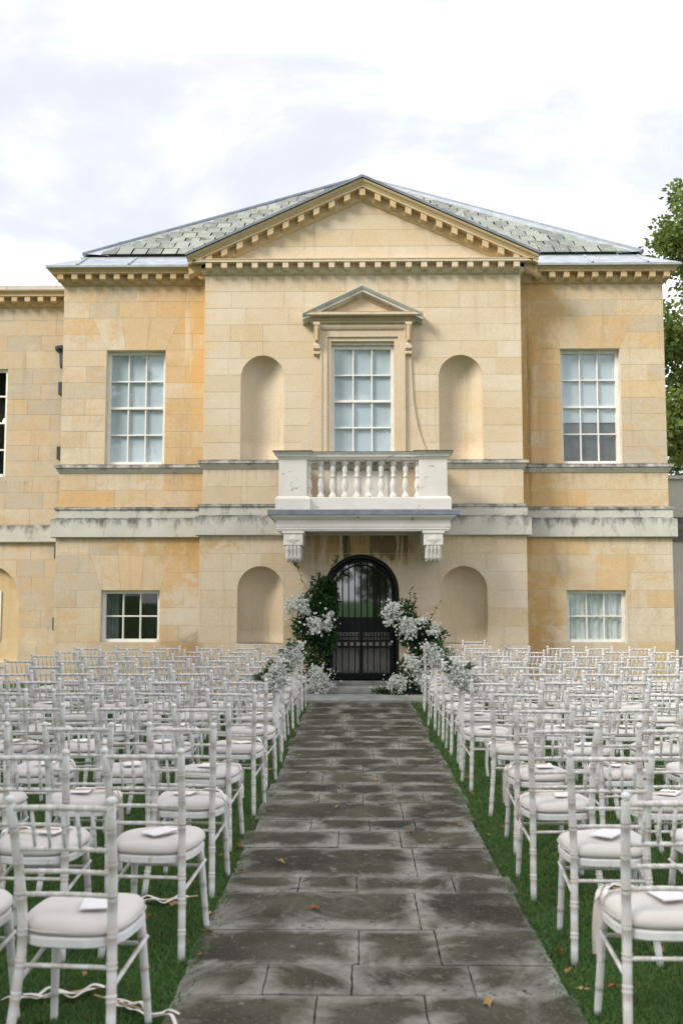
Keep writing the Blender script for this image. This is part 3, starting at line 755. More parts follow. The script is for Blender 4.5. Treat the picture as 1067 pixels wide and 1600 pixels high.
for s in (-1,1):
    mb = MB(); n = len(small)
    for x_ in (0., s*1.03):
        for p_, h_ in small: mb.v.append((AX+x_, CY-p_, zA-abs(x_)*SS-(.14-h_)/cas))
    f = [(k,n+k,n+k+1,k+1) for k in range(n-1)] + [(n-1,2*n-1,n,0),tuple(range(n-1,-1,-1)),tuple(range(n,2*n))]
    mb.f = f if s > 0 else [q[::-1] for q in f]
    mb.build('small_raking_cornice', M['ledge'], ae)
    for k in range(0, 17):
        xx = .06 + k*.042
        mm = MB(); zz = zA-xx*SS-.14/cas-.035
        mm.box(-.011,.011,-.035,0,0,.04); put('dentil', mm.mesh('dentil', M['trim']) if k == 0 and s < 0 else dm_, ae, (AX+s*xx, CY-.10, zz-.004), (0, s*math.atan(SS), 0))
mb = MB(); mb.prism([(AX-.80,6.52),(AX+.80,6.52),(AX,6.88)], CY-.10, CY+.01); mb.build('small_tympanum', M['trim_pale'], ae)
for s in (-1,1):
    xk0, xk1 = sorted((AX+s*.735, AX+s*.845))
    cs = MB(); cs.prism_x([(CY,6.345),(CY-.21,6.345),(CY-.21,6.30),(CY-.19,6.26),(CY-.15,6.18),(CY-.11,6.06),(CY-.11,5.99),(CY-.14,5.96),(CY-.14,5.90),(CY-.11,5.875),(CY-.09,5.86),(CY-.115,5.84),(CY-.115,5.81),(CY-.08,5.79),(CY,5.79)], xk0, xk1)
    con = cs.build('console', M['trim_pale'], ae)
    MB().cbox(xk0+.03, xk1-.03, CY-.205, CY-.12, 6.02, 6.28, .01).build('console_leaf', M['trim'], con)
    # scrolled side wing lying against the wall
    out = [(.735,3.99),(.735,5.80),(.84,5.80),(.845,5.6),(.855,5.3),(.875,5.0),(.91,4.75),(.96,4.5),(1.03,4.28),(1.10,4.10),(1.14,3.99)]
    pl = [(AX+s*x, z) for x, z in out]
    if s > 0: pl = pl[::-1]
    MB().prism(pl[::-1], CY-.045, CY+.01).build('side_scroll', M['trim_pale'], ae)
sash('window', AX, 4.03, 5.985, 1.088, CY+.06, 3, 4, 'blind')
ap = MB(); ap.box(AX-.50, AX+.50, CY+.05, CY+.09, 3.06, 3.965); apo = ap.build('window_apron', M['window_paint'], house)
for s in (-1,1):
    x0, x1 = sorted((AX+s*.04, AX+s*.45)); MB().cbox(x0, x1, CY+.025, CY+.06, 3.2, 3.8, .02).build('apron_panel', M['window_paint'], apo)
MB().cbox(AX-.70, AX+.70, CY-.16, CY+.05, 3.925, 4.025, .015).build('window_sill', M['flake'], house)

# -- balcony
ba = empty('balcony'); ba.parent = house
FY = 15.86
MB().cbox(AX-1.53, AX+1.53, FY-.02, CY-.115, 2.925, 3.018, .008).build('lead_flashing', M['blue_lead'], ba)
sf = [(0,2.68),(0,2.70),(.012,2.705),(.012,2.74),(.02,2.745),(.02,2.85),(.035,2.86),(.06,2.88),(.10,2.905),(.105,2.924)]
mb = MB(); mb.sweep([(AX-1.38,CY-.12),(AX-1.38,FY+.1),(AX+1.38,FY+.1),(AX+1.38,CY-.12)], [(-.2,2.68)]+sf+[(-.2,2.924)])
mb.build('fascia', M['flake'], ba)
mb = MB(); mb.box(AX-1.2, AX+1.2, FY+.28, CY-.04, 2.74, 2.92); mb.box(AX-1.0, AX+1.0, FY+.42, CY-.05, 2.72, 2.745); mb.build('soffit', M['flake'], ba)
for s in (-1,1):
    xa, xb = sorted((AX+s*.91, AX+s*1.365)); py = 16.05
    pd = MB().cbox(xa, xb, py, py+.455, 3.25, 3.88, .008).build('pedestal', M['flake'], ba)
    mb = MB(); mb.sweep([(xa,py+.455),(xa,py),(xb,py),(xb,py+.455),(xa,py+.455)][:4], [(-.1,3.018),(.05,3.018),(.055,3.03),(.055,3.20),(.045,3.225),(.02,3.25),(-.1,3.262)]); mb.build('pedestal_base', M['flake'], pd)
    mb = MB(); mb.sweep([(xa,py+.455),(xa,py),(xb,py),(xb,py+.455)], [(-.2,3.86),(.01,3.86),(.015,3.885),(.04,3.90),(.045,3.94),(.075,3.955),(.085,3.972),(-.2,3.974)]); mb.build('pedestal_cap', M['flake'], pd)
    MB().box(xa-.095, xb+.095, py-.095, py+.5, 3.973, 3.988).build('cap_lead', M['dark_lead'], pd)
    # side rail back to the wall
    MB().box(AX+s*1.135-.11, AX+s*1.135+.11, py+.455, CY-.12, 3.87, 3.965).build('side_rail', M['flake'], ba)
    MB().box(AX+s*1.135-.12, AX+s*1.135+.12, py+.455, CY-.12, 3.02, 3.23).build('side_kerb', M['flake'], ba)
MB().sweep([(AX+.91,16.10),(AX-.91,16.10)][::-1], [(-.25,3.85),(-.02,3.85),(0,3.86),(.01,3.885),(.03,3.90),(.035,3.94),(.055,3.955),(.055,3.966),(-.25,3.968)]).build('handrail', M['flake'], ba)
MB().box(AX-.91, AX+.91, 16.04, 16.38, 3.967, 3.98).build('rail_lead', M['dark_lead'], ba)
MB().cbox(AX-.875, AX+.875, 16.05, 16.36, 3.019, 3.235, .012).build('kerb', M['flake'], ba)
bp = [(.062,0),(.062,.05),(.048,.055),(.044,.075),(.034,.09),(.040,.12),(.054,.17),(.058,.21),(.050,.26),(.036,.31),(.030,.335),(.044,.345),(.044,.365),(.030,.375),(.034,.42),(.046,.47),(.040,.51),(.030,.535),(.046,.545),(.046,.56),(.058,.565),(.058,.62)]
bme = MB().lathe(bp, n=14).mesh('baluster', M['flake'], True)
for k in (-9,-7,-5,-3,-1,1,3,5,7,9): put('baluster', bme, ba, (AX+k*.099, 16.20, 3.233))
for s in (-1,1):
    for k in range(2): put('baluster', bme, ba, (AX+s*1.135, 16.62+k*.2, 3.23))
for s in (-1,1):
    xa, xb = sorted((AX+s*.97, AX+s*1.28)); cy = FY+.11
    cbk = MB().cbox(xa, xb, cy, CY-.04, 2.45, 2.679, .008).build('corbel', M['flake'], ba)
    MB().box(xa-.02, xb+.02, cy-.015, CY-.03, 2.645, 2.6785).build('corbel_cap', M['flake'], cbk)
    fl = MB()
    for k in range(4):
        x0 = xa+.035+k*(xb-xa-.07)/4; x1 = x0+(xb-xa-.07)/4; xm = (x0+x1)/2; rr = (x1-x0)/2*.98
        prof = [(cy+.03,2.449),(cy+.035,2.40),(cy+.06,2.33),(cy+.075,2.26),(cy+.10,2.225),(cy+.16,2.21),(cy+.9,2.26)]
        fl.tube([(xm,y,z) for y,z in prof], [rr]*len(prof), 8)
    fl.box(xa+.03, xb-.03, cy+.06, CY-.04, 2.24, 2.45)
    fl.build('fluted_scroll', M['flake'], cbk)
    ro = MB(); xm = (xa+xb)/2
    for k in range(8):
        a = k*pi/4; L_ = .115 if k%2 == 0 else .085
        dx, dz = cos(a)*L_*(1.05), sin(a)*L_*.72; px_, pz_ = -sin(a)*.028, cos(a)*.022
        ro.add([(xm,cy-.022,2.55),(xm+dx*.55+px_,cy-.012,2.55+dz*.55+pz_),(xm+dx,cy-.003,2.55+dz),(xm+dx*.55-px_,cy-.012,2.55+dz*.55-pz_)], [(0,3,2,1)])
    ro.lathe([(.001,0),(.03,0),(.02,.02)], xm, 0, 8) if False else None
    ro.build('rosette', M['flake'], cbk)

# -- iron gate and door
gc, gr, gzs, gz0 = door.c, door.r, door.zs, door.z0
dr = empty('doorway'); dr.parent = house
def arch_ring(r0, r1, y0, y1, zb, n=24):
    mb = MB(); prof = []
    for r_ in (r0, r1):
        prof.append([(gc-r_, zb)] + [(gc - r_*cos(pi*k/n), gzs + r_*sin(pi*k/n)) for k in range(n+1)] + [(gc+r_, zb)])
    m_ = len(prof[0])
    for y in (y0, y1):
        for pr_ in prof: mb.v += [(x,y,z) for x,z in pr_]
    for k in range(m_-1):
        i0,i1,o0,o1 = k,k+1,m_+k,m_+k+1
        mb.f += [(i0,i1,o1,o0),(2*m_+o0,2*m_+o1,2*m_+i1,2*m_+i0),(i0,2*m_+i0,2*m_+i1,i1),(o1,2*m_+o1,2*m_+o0,o0)]
    return mb
arch_ring(gr-.06, gr+.0, CY+.10, CY+.20, gz0).build('door_frame', M['door_paint'], dr)
gate = arch_ring(gr-.115, gr-.088, CY+.05, CY+.085, gz0+.03).build('iron_gate', M['iron'], dr)
arch_ring(gr-.185, gr-.168, CY+.06, CY+.08, gzs-.02).build('arch_bar', M['iron'], gate)
gyb = CY+.07
for k in range(-4, 5):
    x = gc + k*.107; top = gzs + sqrt(max(0,(gr-.10)**2 - (x-gc)**2))
    MB().tube([(x,gyb,gz0+.03),(x,gyb,top)], .0105, 6).build('bar', M['iron'], gate)
for k in range(-5, 5):
    x = gc + (k+.5)*.107
    MB().tube([(x,gyb,gz0+.03),(x,gyb,gz0+.15),(x,gyb,gz0+.19)], [.007,.009,.001], 6).build('spike', M['iron'], gate)
    MB().tube([(x,gyb,.90),(x,gyb,.97),(x,gyb,.99),(x,gyb,1.05)], [.007,.007,.016,.001], 6).build('spike', M['iron'], gate)
for z, t in ((.775,.012),(.885,.012),(.95,.009),(gz0+.04,.014)):
    MB().box(gc-gr+.11, gc+gr-.11, gyb-.013, gyb+.013, z-t, z+t).build('rail', M['iron'], gate)
ringm = MB()
n_ = 16
for k in range(n_):
    a, b = 2*pi*k/n_, 2*pi*(k+1)/n_
    for r0, r1 in ((.036,.046),):
        ringm.add([(r0*cos(a),-.008,r0*sin(a)),(r1*cos(a),-.008,r1*sin(a)),(r1*cos(b),-.008,r1*sin(b)),(r0*cos(b),-.008,r0*sin(b)),(r0*cos(a),.008,r0*sin(a)),(r1*cos(a),.008,r1*sin(a)),(r1*cos(b),.008,r1*sin(b)),(r0*cos(b),.008,r0*sin(b))],
                  [(3,2,1,0),(4,5,6,7),(1,2,6,5),(0,4,7,3)])
rme = ringm.mesh('ring', M['iron']); 
dme = MB().lathe([(.001,-.004),(.037,-.004),(.037,.004),(.001,.004)], n=16); dme.v = [(x,z,y) for x,y,z in dme.v]; dme = dme.mesh('disc', M['disc'])
for k in range(-5, 5):
    x = gc + (k+.5)*.107
    put('ring', rme, gate, (x, gyb-.004, .83)); put('ring_disc', dme, gate, (x, gyb+.004, .83))
# door leaf behind the gate: glazed above, panelled below
lf_ = MB(); lf_.box(gc-gr+.08, gc+gr-.08, CY+.24, CY+.30, gz0, 1.28)
leaf = lf_.build('door', M['door_paint'], dr)
mk('door_panel', (0.26,0.25,0.235), .5, .35, .1, 5)
for s in (-1,1):
    x0, x1 = sorted((gc+s*.03, gc+s*.50)); MB().cbox(x0, x1, CY+.215, CY+.25, gz0+.1, 1.02, .02).build('panel', M['door_panel'], leaf)
mb = MB(); pts_ = [(gc-gr+.08, 1.28)] + [(gc-(gr-.08)*cos(pi*k/24), gzs+(gr-.08)*sin(pi*k/24)) for k in range(25)] + [(gc+gr-.08, 1.28)]
mb.prism(pts_[::-1], CY+.26, CY+.268)
m = NM('fanlight_glass', .03, .8); m.color(rgb(.012,.014,.012)); m.b.inputs['IOR'].default_value = 2.3; M['fan'] = m.m
mb.build('fanlight', M['fan'], dr)
MB().box(gc-.012, gc+.012, CY+.245, CY+.262, 1.28, 2.28).build('glazing_bar', M['door_paint'], dr)

# ------------------------------------------------------------------ lower buildings at either side
EYY = 18.9
ext = empty('side_wing'); tag(ext, 'plain stone side wing set back behind the golden mansion, with blind arch', 'building')
EX0, EX1 = -12.5, WX0+.05
ew = Rect(-7.88, -6.80, 3.93, 6.03); ea = Arch(-7.11, .64, .4, 1.60)
ewm = wall_mesh(EX0, EX1, 0, 7.3, [ew, ea], EYY, .12).build('wall', M['mortar'], ext)
courses(ewm, -9.2, EX1, [2.99+ (7.28-2.99)*i/14 for i in range(15)], [Rect(-7.88,-6.80, 3.93,6.03)], EYY, tint_ext, .5, .9) if False else None
zl = [3.0,3.31,3.62,3.93] + [3.93+.30*i for i in range(1,8)] + [6.38,6.68,6.98,7.28]
zl[10] = 6.03
courses(ewm, -7.9, EX1, zl, [ew], EYY, tint_ext, .55, .95)
courses(ewm, -8.2, EX1, [0,.40,.72,1.04,1.36,1.68,2.0,2.33,2.66], [ea], EYY, tint_ext, .5, .8)
mb = MB(); mb.box(EX0, -6.3, EYY+.12, EYY+.2, .3, 2.4); bk = mb.build('arch_back', M['trim'], ext)
MB().sweep([(EX0,EYY),(EX1,EYY)], [(-.05,2.665),(.07,2.665),(.075,2.68),(.075,2.97),(.06,2.985),(-.05,3.0)]).build('plinth_band', M['ledge'], ext)
ecn = MB().sweep([(EX0,EYY),(EX1,EYY)], BED+CYMA).build('cornice', M['trim'], ext)
x = EX1-.1
for k in range(9): put('modillion', modm, ecn, (x-k*.2538, EYY-.06, 7.286))
MB().box(EX0, EX1, EYY-.2, 27, 7.53, 7.62).build('coping', M['ledge'], ext)
MB().box(EX0, EX1-.1, EYY+.9, 27, 0, 7.5).build('building_mass', M['interior'], ext)
def plain_sash(parent, x0, x1, z0, z1, y, cols, rws):
    fr_ = MB(); t=.05
    fr_.box(x0,x0+t,y,y+.08,z0,z1); fr_.box(x1-t,x1,y,y+.08,z0,z1); fr_.box(x0+t,x1-t,y+.001,y+.08,z1-t,z1); fr_.box(x0+t,x1-t,y-.02,y+.08,z0,z0+t)
    o = fr_.build('window', M['window_paint'], parent)
    for i in range(1,cols): xx = x0+(x1-x0)*i/cols; MB().box(xx-.014,xx+.014,y+.02,y+.06,z0+t,z1-t).build('glazing_bar', M['window_paint'], o)
    for j in range(1,rws): zz = z0+(z1-z0)*j/rws; MB().box(x0+t,x1-t,y+.018,y+.062,zz-.016,zz+.016).build('glazing_bar', M['window_paint'], o)
    pw, ph = (x1-x0)/cols, (z1-z0)/rws
    pm = MB().box(-pw/2+.012,pw/2-.012,0,.004,-ph/2+.012,ph/2-.012).mesh('pane', M['glass'])
    for i in range(cols):
        for j in range(rws): put('pane', pm, o, (x0+(i+.5)*pw, y+.04, z0+(j+.5)*ph))
    MB().box(x0,x1,y+.5,y+.52,z0,z1).build('room_wall', M['interior'], o)
    return o
ew_o = plain_sash(ext, -7.88, -6.80, 3.935, 6.028, EYY+.05, 3, 4)
plain_sash(ext, -7.66, -6.84, .82, 1.74, EYY+.10, 3, 2)
gl_ = MB().lathe([(.001,0),(.03,.01),(.045,.05),(.03,.10),(.001,.12)], n=10)
lamp = empty('wall_lamp', (-6.98, EYY+.42, 5.02)); tag(lamp, 'small warm lamp glowing inside the side wing window', 'lamp')
gl_.build('bulb', M['glow'], lamp, True); MB().tube([(0,.06,-.08),(0,.0,-.06),(0,0,0)], .012, 6).build('bracket', M['iron'], lamp)
# rainwater pipe in the corner
pipe = empty('drainpipe', (-5.66, EYY-.09, 0)); tag(pipe, 'black rainwater pipe with flared hopper in the corner of side wing', 'drainpipe')
MB().tube([(0,0,.02),(0,0,6.0)], .045, 10).build('pipe', M['dark_lead'], pipe)
MB().lathe([(.05,5.92),(.06,6.0),(.10,6.03),(.11,6.08),(.12,6.30),(.20,6.37),(.21,6.42),(.19,6.43)], n=12).build('hopper', M['dark_lead'], pipe)
for z in (1.0, 2.35, 4.25, 5.5): MB().box(-.11,.11,-.06,.08,z,z+.24).build('bracket', M['dark_lead'], pipe)

anx = empty('rendered_annex'); tag(anx, 'low grey rendered annex wall right of the mansion under the tree', 'building')
MB().box(WX1+.02, 13, EYY, 25, 0, 3.86).build('wall', M['render_wall'], anx)
MB().box(WX1+.02, 13.05, EYY-.06, 25, 3.86, 3.93).build('coping', M['ledge'], anx)
MB().box(WX1+.02, 13.03, EYY-.05, EYY+.1, 2.68, 3.13).build('band', M['dark_band'], anx)

# ------------------------------------------------------------------ leaves and trees
def leaf_mesh(name, P, N, size, mat, aspect=.55, rnd=None):
    """P centres, N leaf directions (unit-ish): one rhombus of two triangles each"""
    n = len(P); d = N/np.linalg.norm(N, axis=1, keepdims=True)
    r = RNG.normal(size=(n,3)); s = np.cross(d, r); s /= np.linalg.norm(s, axis=1, keepdims=True)+1e-9
    size = np.broadcast_to(size, (n,))[:,None]
    nrm = np.cross(d, s)
    V = np.empty((n,4,3)); V[:,0] = P; V[:,1] = P+d*size*.5+s*size*aspect*.5+nrm*size*.08; V[:,2] = P+d*size; V[:,3] = P+d*size*.5-s*size*aspect*.5+nrm*size*.08
    return quads(name, V, mat, rnd)
def quads(name, V, mat, rnd=None):
    n = len(V); me = bpy.data.meshes.new(name)
    me.vertices.add(n*4); me.vertices.foreach_set('co', V.reshape(-1).astype(np.float32))
    me.loops.add(n*4); me.loops.foreach_set('vertex_index', np.arange(n*4, dtype=np.int32))
    me.polygons.add(n); me.polygons.foreach_set('loop_start', np.arange(0,n*4,4,dtype=np.int32)); me.polygons.foreach_set('loop_total', np.full(n,4,dtype=np.int32))
    me.update(calc_edges=True)
    if rnd is None: rnd = RNG.random(n)
    a = me.attributes.new('rnd','FLOAT','POINT'); a.data.foreach_set('value', np.repeat(rnd,4).astype(np.float32))
    me.materials.append(mat); return me
def make_tree(h, rad, crown_z, nclump, nleaf, size, seed, squash=1.1):
    rg = np.random.default_rng(seed); rn = random.Random(seed)
    tr_ = MB(); tr_.tube([(0,0,-.1),(.05,.03,h*.2),(-.05,.1,h*.45),(.1,0,h*.7),(.05,.05,h*.92)], [.42,.33,.26,.15,.04], 9)
    C = []
    for k in range(nclump):
        while True:
            q = rg.uniform(-1,1,3)
            if .30 < np.linalg.norm(q) < 1: break
        c = np.array([q[0]*rad, q[1]*rad, crown_z + q[2]*rad*squash]); C.append(c)
        if k % 3 == 0:
            z0 = min(h*.8, max(h*.22, c[2]-rad*.55)); tr_.tube([(0,0.05,z0), (c[0]*.5,c[1]*.5,(z0+c[2])/2+.2), tuple(c)], [.10,.06,.015], 5)
    C = np.array(C)
    cl = rg.integers(0, nclump, nleaf); u = rg.normal(size=(nleaf,3)); u /= np.linalg.norm(u,axis=1,keepdims=True)
    rr = rg.uniform(.25,1,(nleaf,1))**.6; cr = rg.uniform(.10,.24,nclump)[cl][:,None]*rad
    P = C[cl] + u*rr*cr*np.array([1,1,.7])
    N = u*.6 + rg.normal(size=(nleaf,3))*.6 + np.array([0,0,-.15])
    lm = leaf_mesh('crown', P, N, rg.uniform(.7,1.3,nleaf)*size, M['tree_leaf'], .6, np.clip(rg.random(nleaf)*.7 + rg.random(nclump)[cl]*.3,0,1)*.985)
    return tr_.mesh('trunk', M['bark'], True), lm
tm, lm = make_tree(14, 5.2, 9.0, 120, 42000, .20, 3)
def plant_tree(x, y, rz, sc, label, group=None):
    t = empty('broadleaf_tree', (x,y,0), rz); t.scale = (sc,sc,sc); tag(t, label, 'tree', group)
    put('trunk', tm, t); put('crown', lm, t); return t
tm2, lm2 = make_tree(15, 5.2, 9.2, 190, 75000, .19, 5)
rt_ = plant_tree(12.6, 28.5, 2.4, 1.0, 'tall green leafy tree rising behind the mansion and annex')
for c_ in rt_.children: c_.data = tm2 if c_.name.startswith('trunk') else lm2
# trees round the lawn outside the picture: they shade the chairs and are mirrored in the panes
for i, (x, y, rz, sc) in enumerate(((-12.5,-2.5,1.2,1.0),(-13,4.6,2.9,1.05),(3,-17,.3,1.1),(-2.6,-13,.8,.38),(.9,-14.5,2.8,.42),(4.2,-13.5,4.1,.36))):
    plant_tree(x, y, rz, sc, 'leafy tree outside the picture, '+('left of the chairs','left of the middle rows','straight behind the viewer','young one behind the viewer, left','young one behind the viewer, middle','young one behind the viewer, right')[i], 'trees round the lawn')

# ------------------------------------------------------------------ grass
def grass_field():
    out = []
    for (y0, y1, dens, hgt) in ((2.6,5.0,10500,.025),(5.0,8.0,6500,.027),(8.0,12.0,2600,.032),(12.0,15.6,1300,.04)):
        for sgn in (-1, 1):
            xm = .40*y1 + .4
            n = int(dens*(y1-y0)*(xm-.74)); x = sgn*RNG.uniform(.725, xm, n); y = RNG.uniform(y0, y1, n)
            e = np.abs(x) - .735
            keep = (e > .04 + .03*np.sin(y*9) + .02*np.sin(y*23+sgn)) | (RNG.random(n) < .22)
            x, y = x[keep], y[keep]; n = len(x)
            h = hgt*RNG.uniform(.5,1.25,n)*np.where(np.abs(x) < .84, 1.15, 1); wd = RNG.uniform(.0022,.0042,n)*(1+y/8)
            a = RNG.uniform(0,2*pi,n); le = RNG.uniform(.2,1.1,n)*h; b = RNG.uniform(0,2*pi,n)
            V = np.zeros((n,4,3)); sx, sy = np.cos(a)*wd/2, np.sin(a)*wd/2; lx, ly = np.cos(b)*le, np.sin(b)*le
            V[:,0] = np.stack([x-sx,y-sy,np.zeros(n)-.002],1); V[:,1] = np.stack([x+sx,y+sy,np.zeros(n)-.002],1)
            V[:,2] = np.stack([x+lx+sx*.15,y+ly+sy*.15,h],1); V[:,3] = np.stack([x+lx*.45-sx*.8,y+ly*.45-sy*.8,h*.62],1)
            out.append(V)
    return np.concatenate(out)
V = grass_field()
g = put('grass', quads('grass', V, M['grass'])); tag(g, 'short green mown grass on both sides of the path', 'grass', kind='stuff')

# ------------------------------------------------------------------ chairs
def ringed(path_fn, r_fn, zs_rings, n=9, steps=14):
    """tube along path_fn(t) with raised double rings at the given t; returns MB and ring weights"""
    ts = set(i/steps for i in range(steps+1))
    rr = {}; gr_ = set()
    for t in zs_rings:
        for d, q in ((-.016,0),(-.010,.16),(-.003,.02),(.003,.02),(.010,.16),(.016,0)):
            tt = min(1,max(0,t+d)); ts.add(tt); rr[tt] = q
            if abs(d) < .005 or abs(d) > .015: gr_.add(tt)
    ts = sorted(ts); return [path_fn(t) for t in ts], [r_fn(t)*(1+rr.get(t,0)) for t in ts], [1.0 if t in gr_ else 0.0 for t in ts]
def tube_obj(name, pts, rad, wts, parent, n=9, mat=None):
    mb = MB().tube(pts, rad, n); me = mb.mesh(name, mat or M['lime'], True)
    w_ = []
    for q in wts: w_ += [q]*n
    a = me.attributes.new('ring','FLOAT','POINT'); a.data.foreach_set('value', w_)
    return put(name, me, parent)
def interp(z, tab):
    for (a, va), (b, vb) in zip(tab[:-1], tab[1:]):
        if z <= b:
            t = (z-a)/(b-a); t = t*t*(3-2*t) if False else t; return va+(vb-va)*t
    return tab[-1][1]
def smoothtab(tab):
    # Catmull-Rom through the table
    def f(z):
        n = len(tab); k = 0
        while k < n-2 and z > tab[k+1][0]: k += 1
        p0, p1, p2, p3 = tab[max(k-1,0)], tab[k], tab[k+1], tab[min(k+2,n-1)]
        t = (z-p1[0])/(p2[0]-p1[0]); h = p2[0]-p1[0]
        m1 = (p2[1]-p0[1])/(p2[0]-p0[0])*h; m2 = (p3[1]-p1[1])/(p3[0]-p1[0])*h
        return (2*t**3-3*t**2+1)*p1[1] + (t**3-2*t**2+t)*m1 + (-2*t**3+3*t**2)*p2[1] + (t**3-t**2)*m2
    return f
PXf = smoothtab([(0,.184),(.22,.170),(.42,.160),(.65,.166),(.9,.178)])
PYf = smoothtab([(0,0.0),(.22,.055),(.42,.085),(.65,.062),(.9,.0)])
def make_chair():
    root = empty('chiavari_chair')
    for s in (-1,1):
        pts, rad, wt = ringed(lambda t: (s*PXf(t*.895), PYf(t*.895), t*.895), lambda t: .0160+.0015*sin(pi*t), (.13,.27,.385,.50,.64,.78,.91))
        tz = pts[-1]
        pts += [(tz[0],tz[1]-.001,.900),(tz[0],tz[1]-.001,.908),(tz[0],tz[1]-.002,.918),(tz[0],tz[1]-.002,.925)]; rad += [.012,.0175,.0165,.006]; wt += [1,0,0,0]
        tube_obj('rear_leg', pts, rad, wt, root, 10)
        pts, rad, wt = ringed(lambda t: (s*(.184-.022*t), .445-.045*t, .405*t), lambda t: .0135+.0035*t, (.28,.55,.85))
        tube_obj('front_leg', pts, rad, wt, root, 10)
        pts, rad, wt = ringed(lambda t: (s*(.168+.012*t), .066+.36*t, .275+.055*t), lambda t: .0085, (.3,.7), steps=4)
        tube_obj('side_stretcher', pts, rad, wt, root, 7)
    for nm, z, r, bow in (('top_rail',.882,.0105,.012),('back_rail',.735,.0088,.014),('back_rail',.655,.0088,.014),('back_rail',.575,.0088,.012)):
        w_ = PXf(z)-.008; y = PYf(z)
        pts, rad, wt = ringed(lambda t: (w_*(2*t-1), y+bow*sin(pi*t), z), lambda t: r, (.12,.3,.5,.7,.88), steps=8)
        tube_obj(nm, pts, rad, wt, root, 8)
    for k in range(5):
        x = (k-2)*.0535
        zb = .735; y0, y1 = PYf(.735)+.012*cos(x*6), PYf(.882)+.011*cos(x*6)
        pts = [(x,y0+(y1-y0)*t,zb+.147*t) for t in (0,.3,.36,.42,.48,.54,.6,1)]
        tube_obj('spindle', pts, [.006,.0066,.009,.0072,.0072,.009,.0066,.006], [0,0,1,0,0,1,0,0], root, 7)
    pts, rad, wt = ringed(lambda t: ((PXf(.33)-.01)*(2*t-1), PYf(.33), .338), lambda t: .0085, (.2,.5,.8), steps=4)
    tube_obj('rear_stretcher', pts, rad, wt, root, 7)
    pts, rad, wt = ringed(lambda t: (.175*(2*t-1), .434, .30), lambda t: .0085, (.2,.5,.8), steps=4)
    tube_obj('front_stretcher', pts, rad, wt, root, 7)
    # seat frame and cushion follow one rounded outline, wider at the front
    def outline(k, n, grow=0.0):
        a = 2*pi*k/n; c, s_ = cos(a), sin(a); e = .62
        x = (abs(c)**e)*(1 if c >= 0 else -1); y = (abs(s_)**e)*(1 if s_ >= 0 else -1)
        yy = .258 + y*(.188+grow); wd = .178 + .022*(y*.5+.5)
        return (x*(wd+grow), yy)
    n = 32; mb = MB(); prof = [(-.02,.398),(.0,.398),(.006,.404),(.006,.428),(.0,.435),(-.02,.436)]
    for g_, z in prof:
        for k in range(n): x, y = outline(k, n, g_); mb.v.append((x,y,z))
    for j in range(len(prof)-1):
        for k in range(n): a=j*n+k; b=j*n+(k+1)%n; mb.f.append((a,b,b+n,a+n))
    mb.f += [tuple(range(n-1,-1,-1)), tuple((len(prof)-1)*n+k for k in range(n))]
    me = mb.mesh('seat_frame', M['lime'], False); a = me.attributes.new('ring','FLOAT','POINT'); a.data.foreach_set('value',[0.0]*len(me.vertices)); put('seat_frame', me, root)
    mb = MB(); prof = [(-.03,.437),(.0,.440),(.008,.452),(.006,.468),(-.008,.482),(-.03,.489),(-.06,.494),(-.10,.497),(-.14,.498)]
    for g_, z in prof:
        for k in range(n): x, y = outline(k, n, g_); mb.v.append((x,y,z))
    for j in range(len(prof)-1):
        for k in range(n): a=j*n+k; b=j*n+(k+1)%n; mb.f.append((a,b,b+n,a+n))
    mb.f.append(tuple((len(prof)-1)*n+k for k in range(n)))
    base = list(mb.v)
    for q in range(4):                     # four cushions, each dented and stuffed a little differently
        rq = random.Random(q); ph = [rq.uniform(0,6) for _ in range(6)]
        mb.v = [(x+.004*sin(9*y+ph[0]), y+.004*sin(8*x+ph[1]), z + (.0045*sin(13*x+ph[2]+9*y) + .0035*sin(17*y+ph[3]-11*x) - (.008*math.exp(-((x-.03*sin(ph[4]))**2+(y-.26)**2)/.008)))*min(1,max(0,(z-.44)/.03))) for x,y,z in base]
        CUSH.append(mb.mesh('cushion', M['cushion'], True))
    cu = put('cushion', CUSH[0], root)
    pp = [(*outline(k, n, .007), .4525) for k in range(n+1)]
    tube_obj('piping', pp, .0028, [0]*len(pp), cu, 5, M['cushion'])
    return root
CUSH = []
chair0 = make_chair(); used = [False]
ORD = ['first','second','third','fourth','fifth','sixth','seventh','eighth','ninth','tenth','eleventh','twelfth']
ROWY = [3.55,4.52,5.49,6.48,7.46,8.45,9.40,10.36,11.32,12.28,13.24,14.20]
def place(x, y, rz, label, group):
    c = chair0 if not used[0] else copy_tree(chair0); used[0] = True
    c.location = (x, y, 0.004); c.rotation_euler = (random.gauss(0,.008),random.gauss(0,.008),rz)
    for ch in c.children:
        if ch.name.startswith('cushion'): ch.data = random.choice(CUSH); tag(c, label, 'chair', group); return c
seats = []
for r, y in enumerate(ROWY):
    for s in (-1, 1):
        for k in range(6):
            x = (-1.012 - .566*k) if s < 0 else (1.078 + .573*k)
            lim = .36*(y+.6)+.30
            if abs(x) - .2 > .362*(y+.45): continue
            jx, jy, rz = random.gauss(0,.018), random.gauss(0,.034), random.gauss(0,.06)
            if r == 0 and s < 0 and k == 0: jx, jy, rz = -.05, -.10, -.09
            if r == 0 and s > 0 and k == 0: jx, jy, rz = -.03, 0, .0
            if r == 0 and s < 0 and k == 1: jx = .02
            side = 'left' if s < 0 else 'right'
            rowname = 'row nearest the viewer' if r == 0 else 'last row before the mansion' if r == 11 else ORD[r]+' row from the viewer'
            lab = 'limewashed chair %s of path, %s, %s seat from path' % (side, rowname, ORD[k])
            place(x+jx, y+jy, rz, lab, 'chairs %s of the path' % side)
            seats.append((r, s, k, x+jx, y+jy, rz))
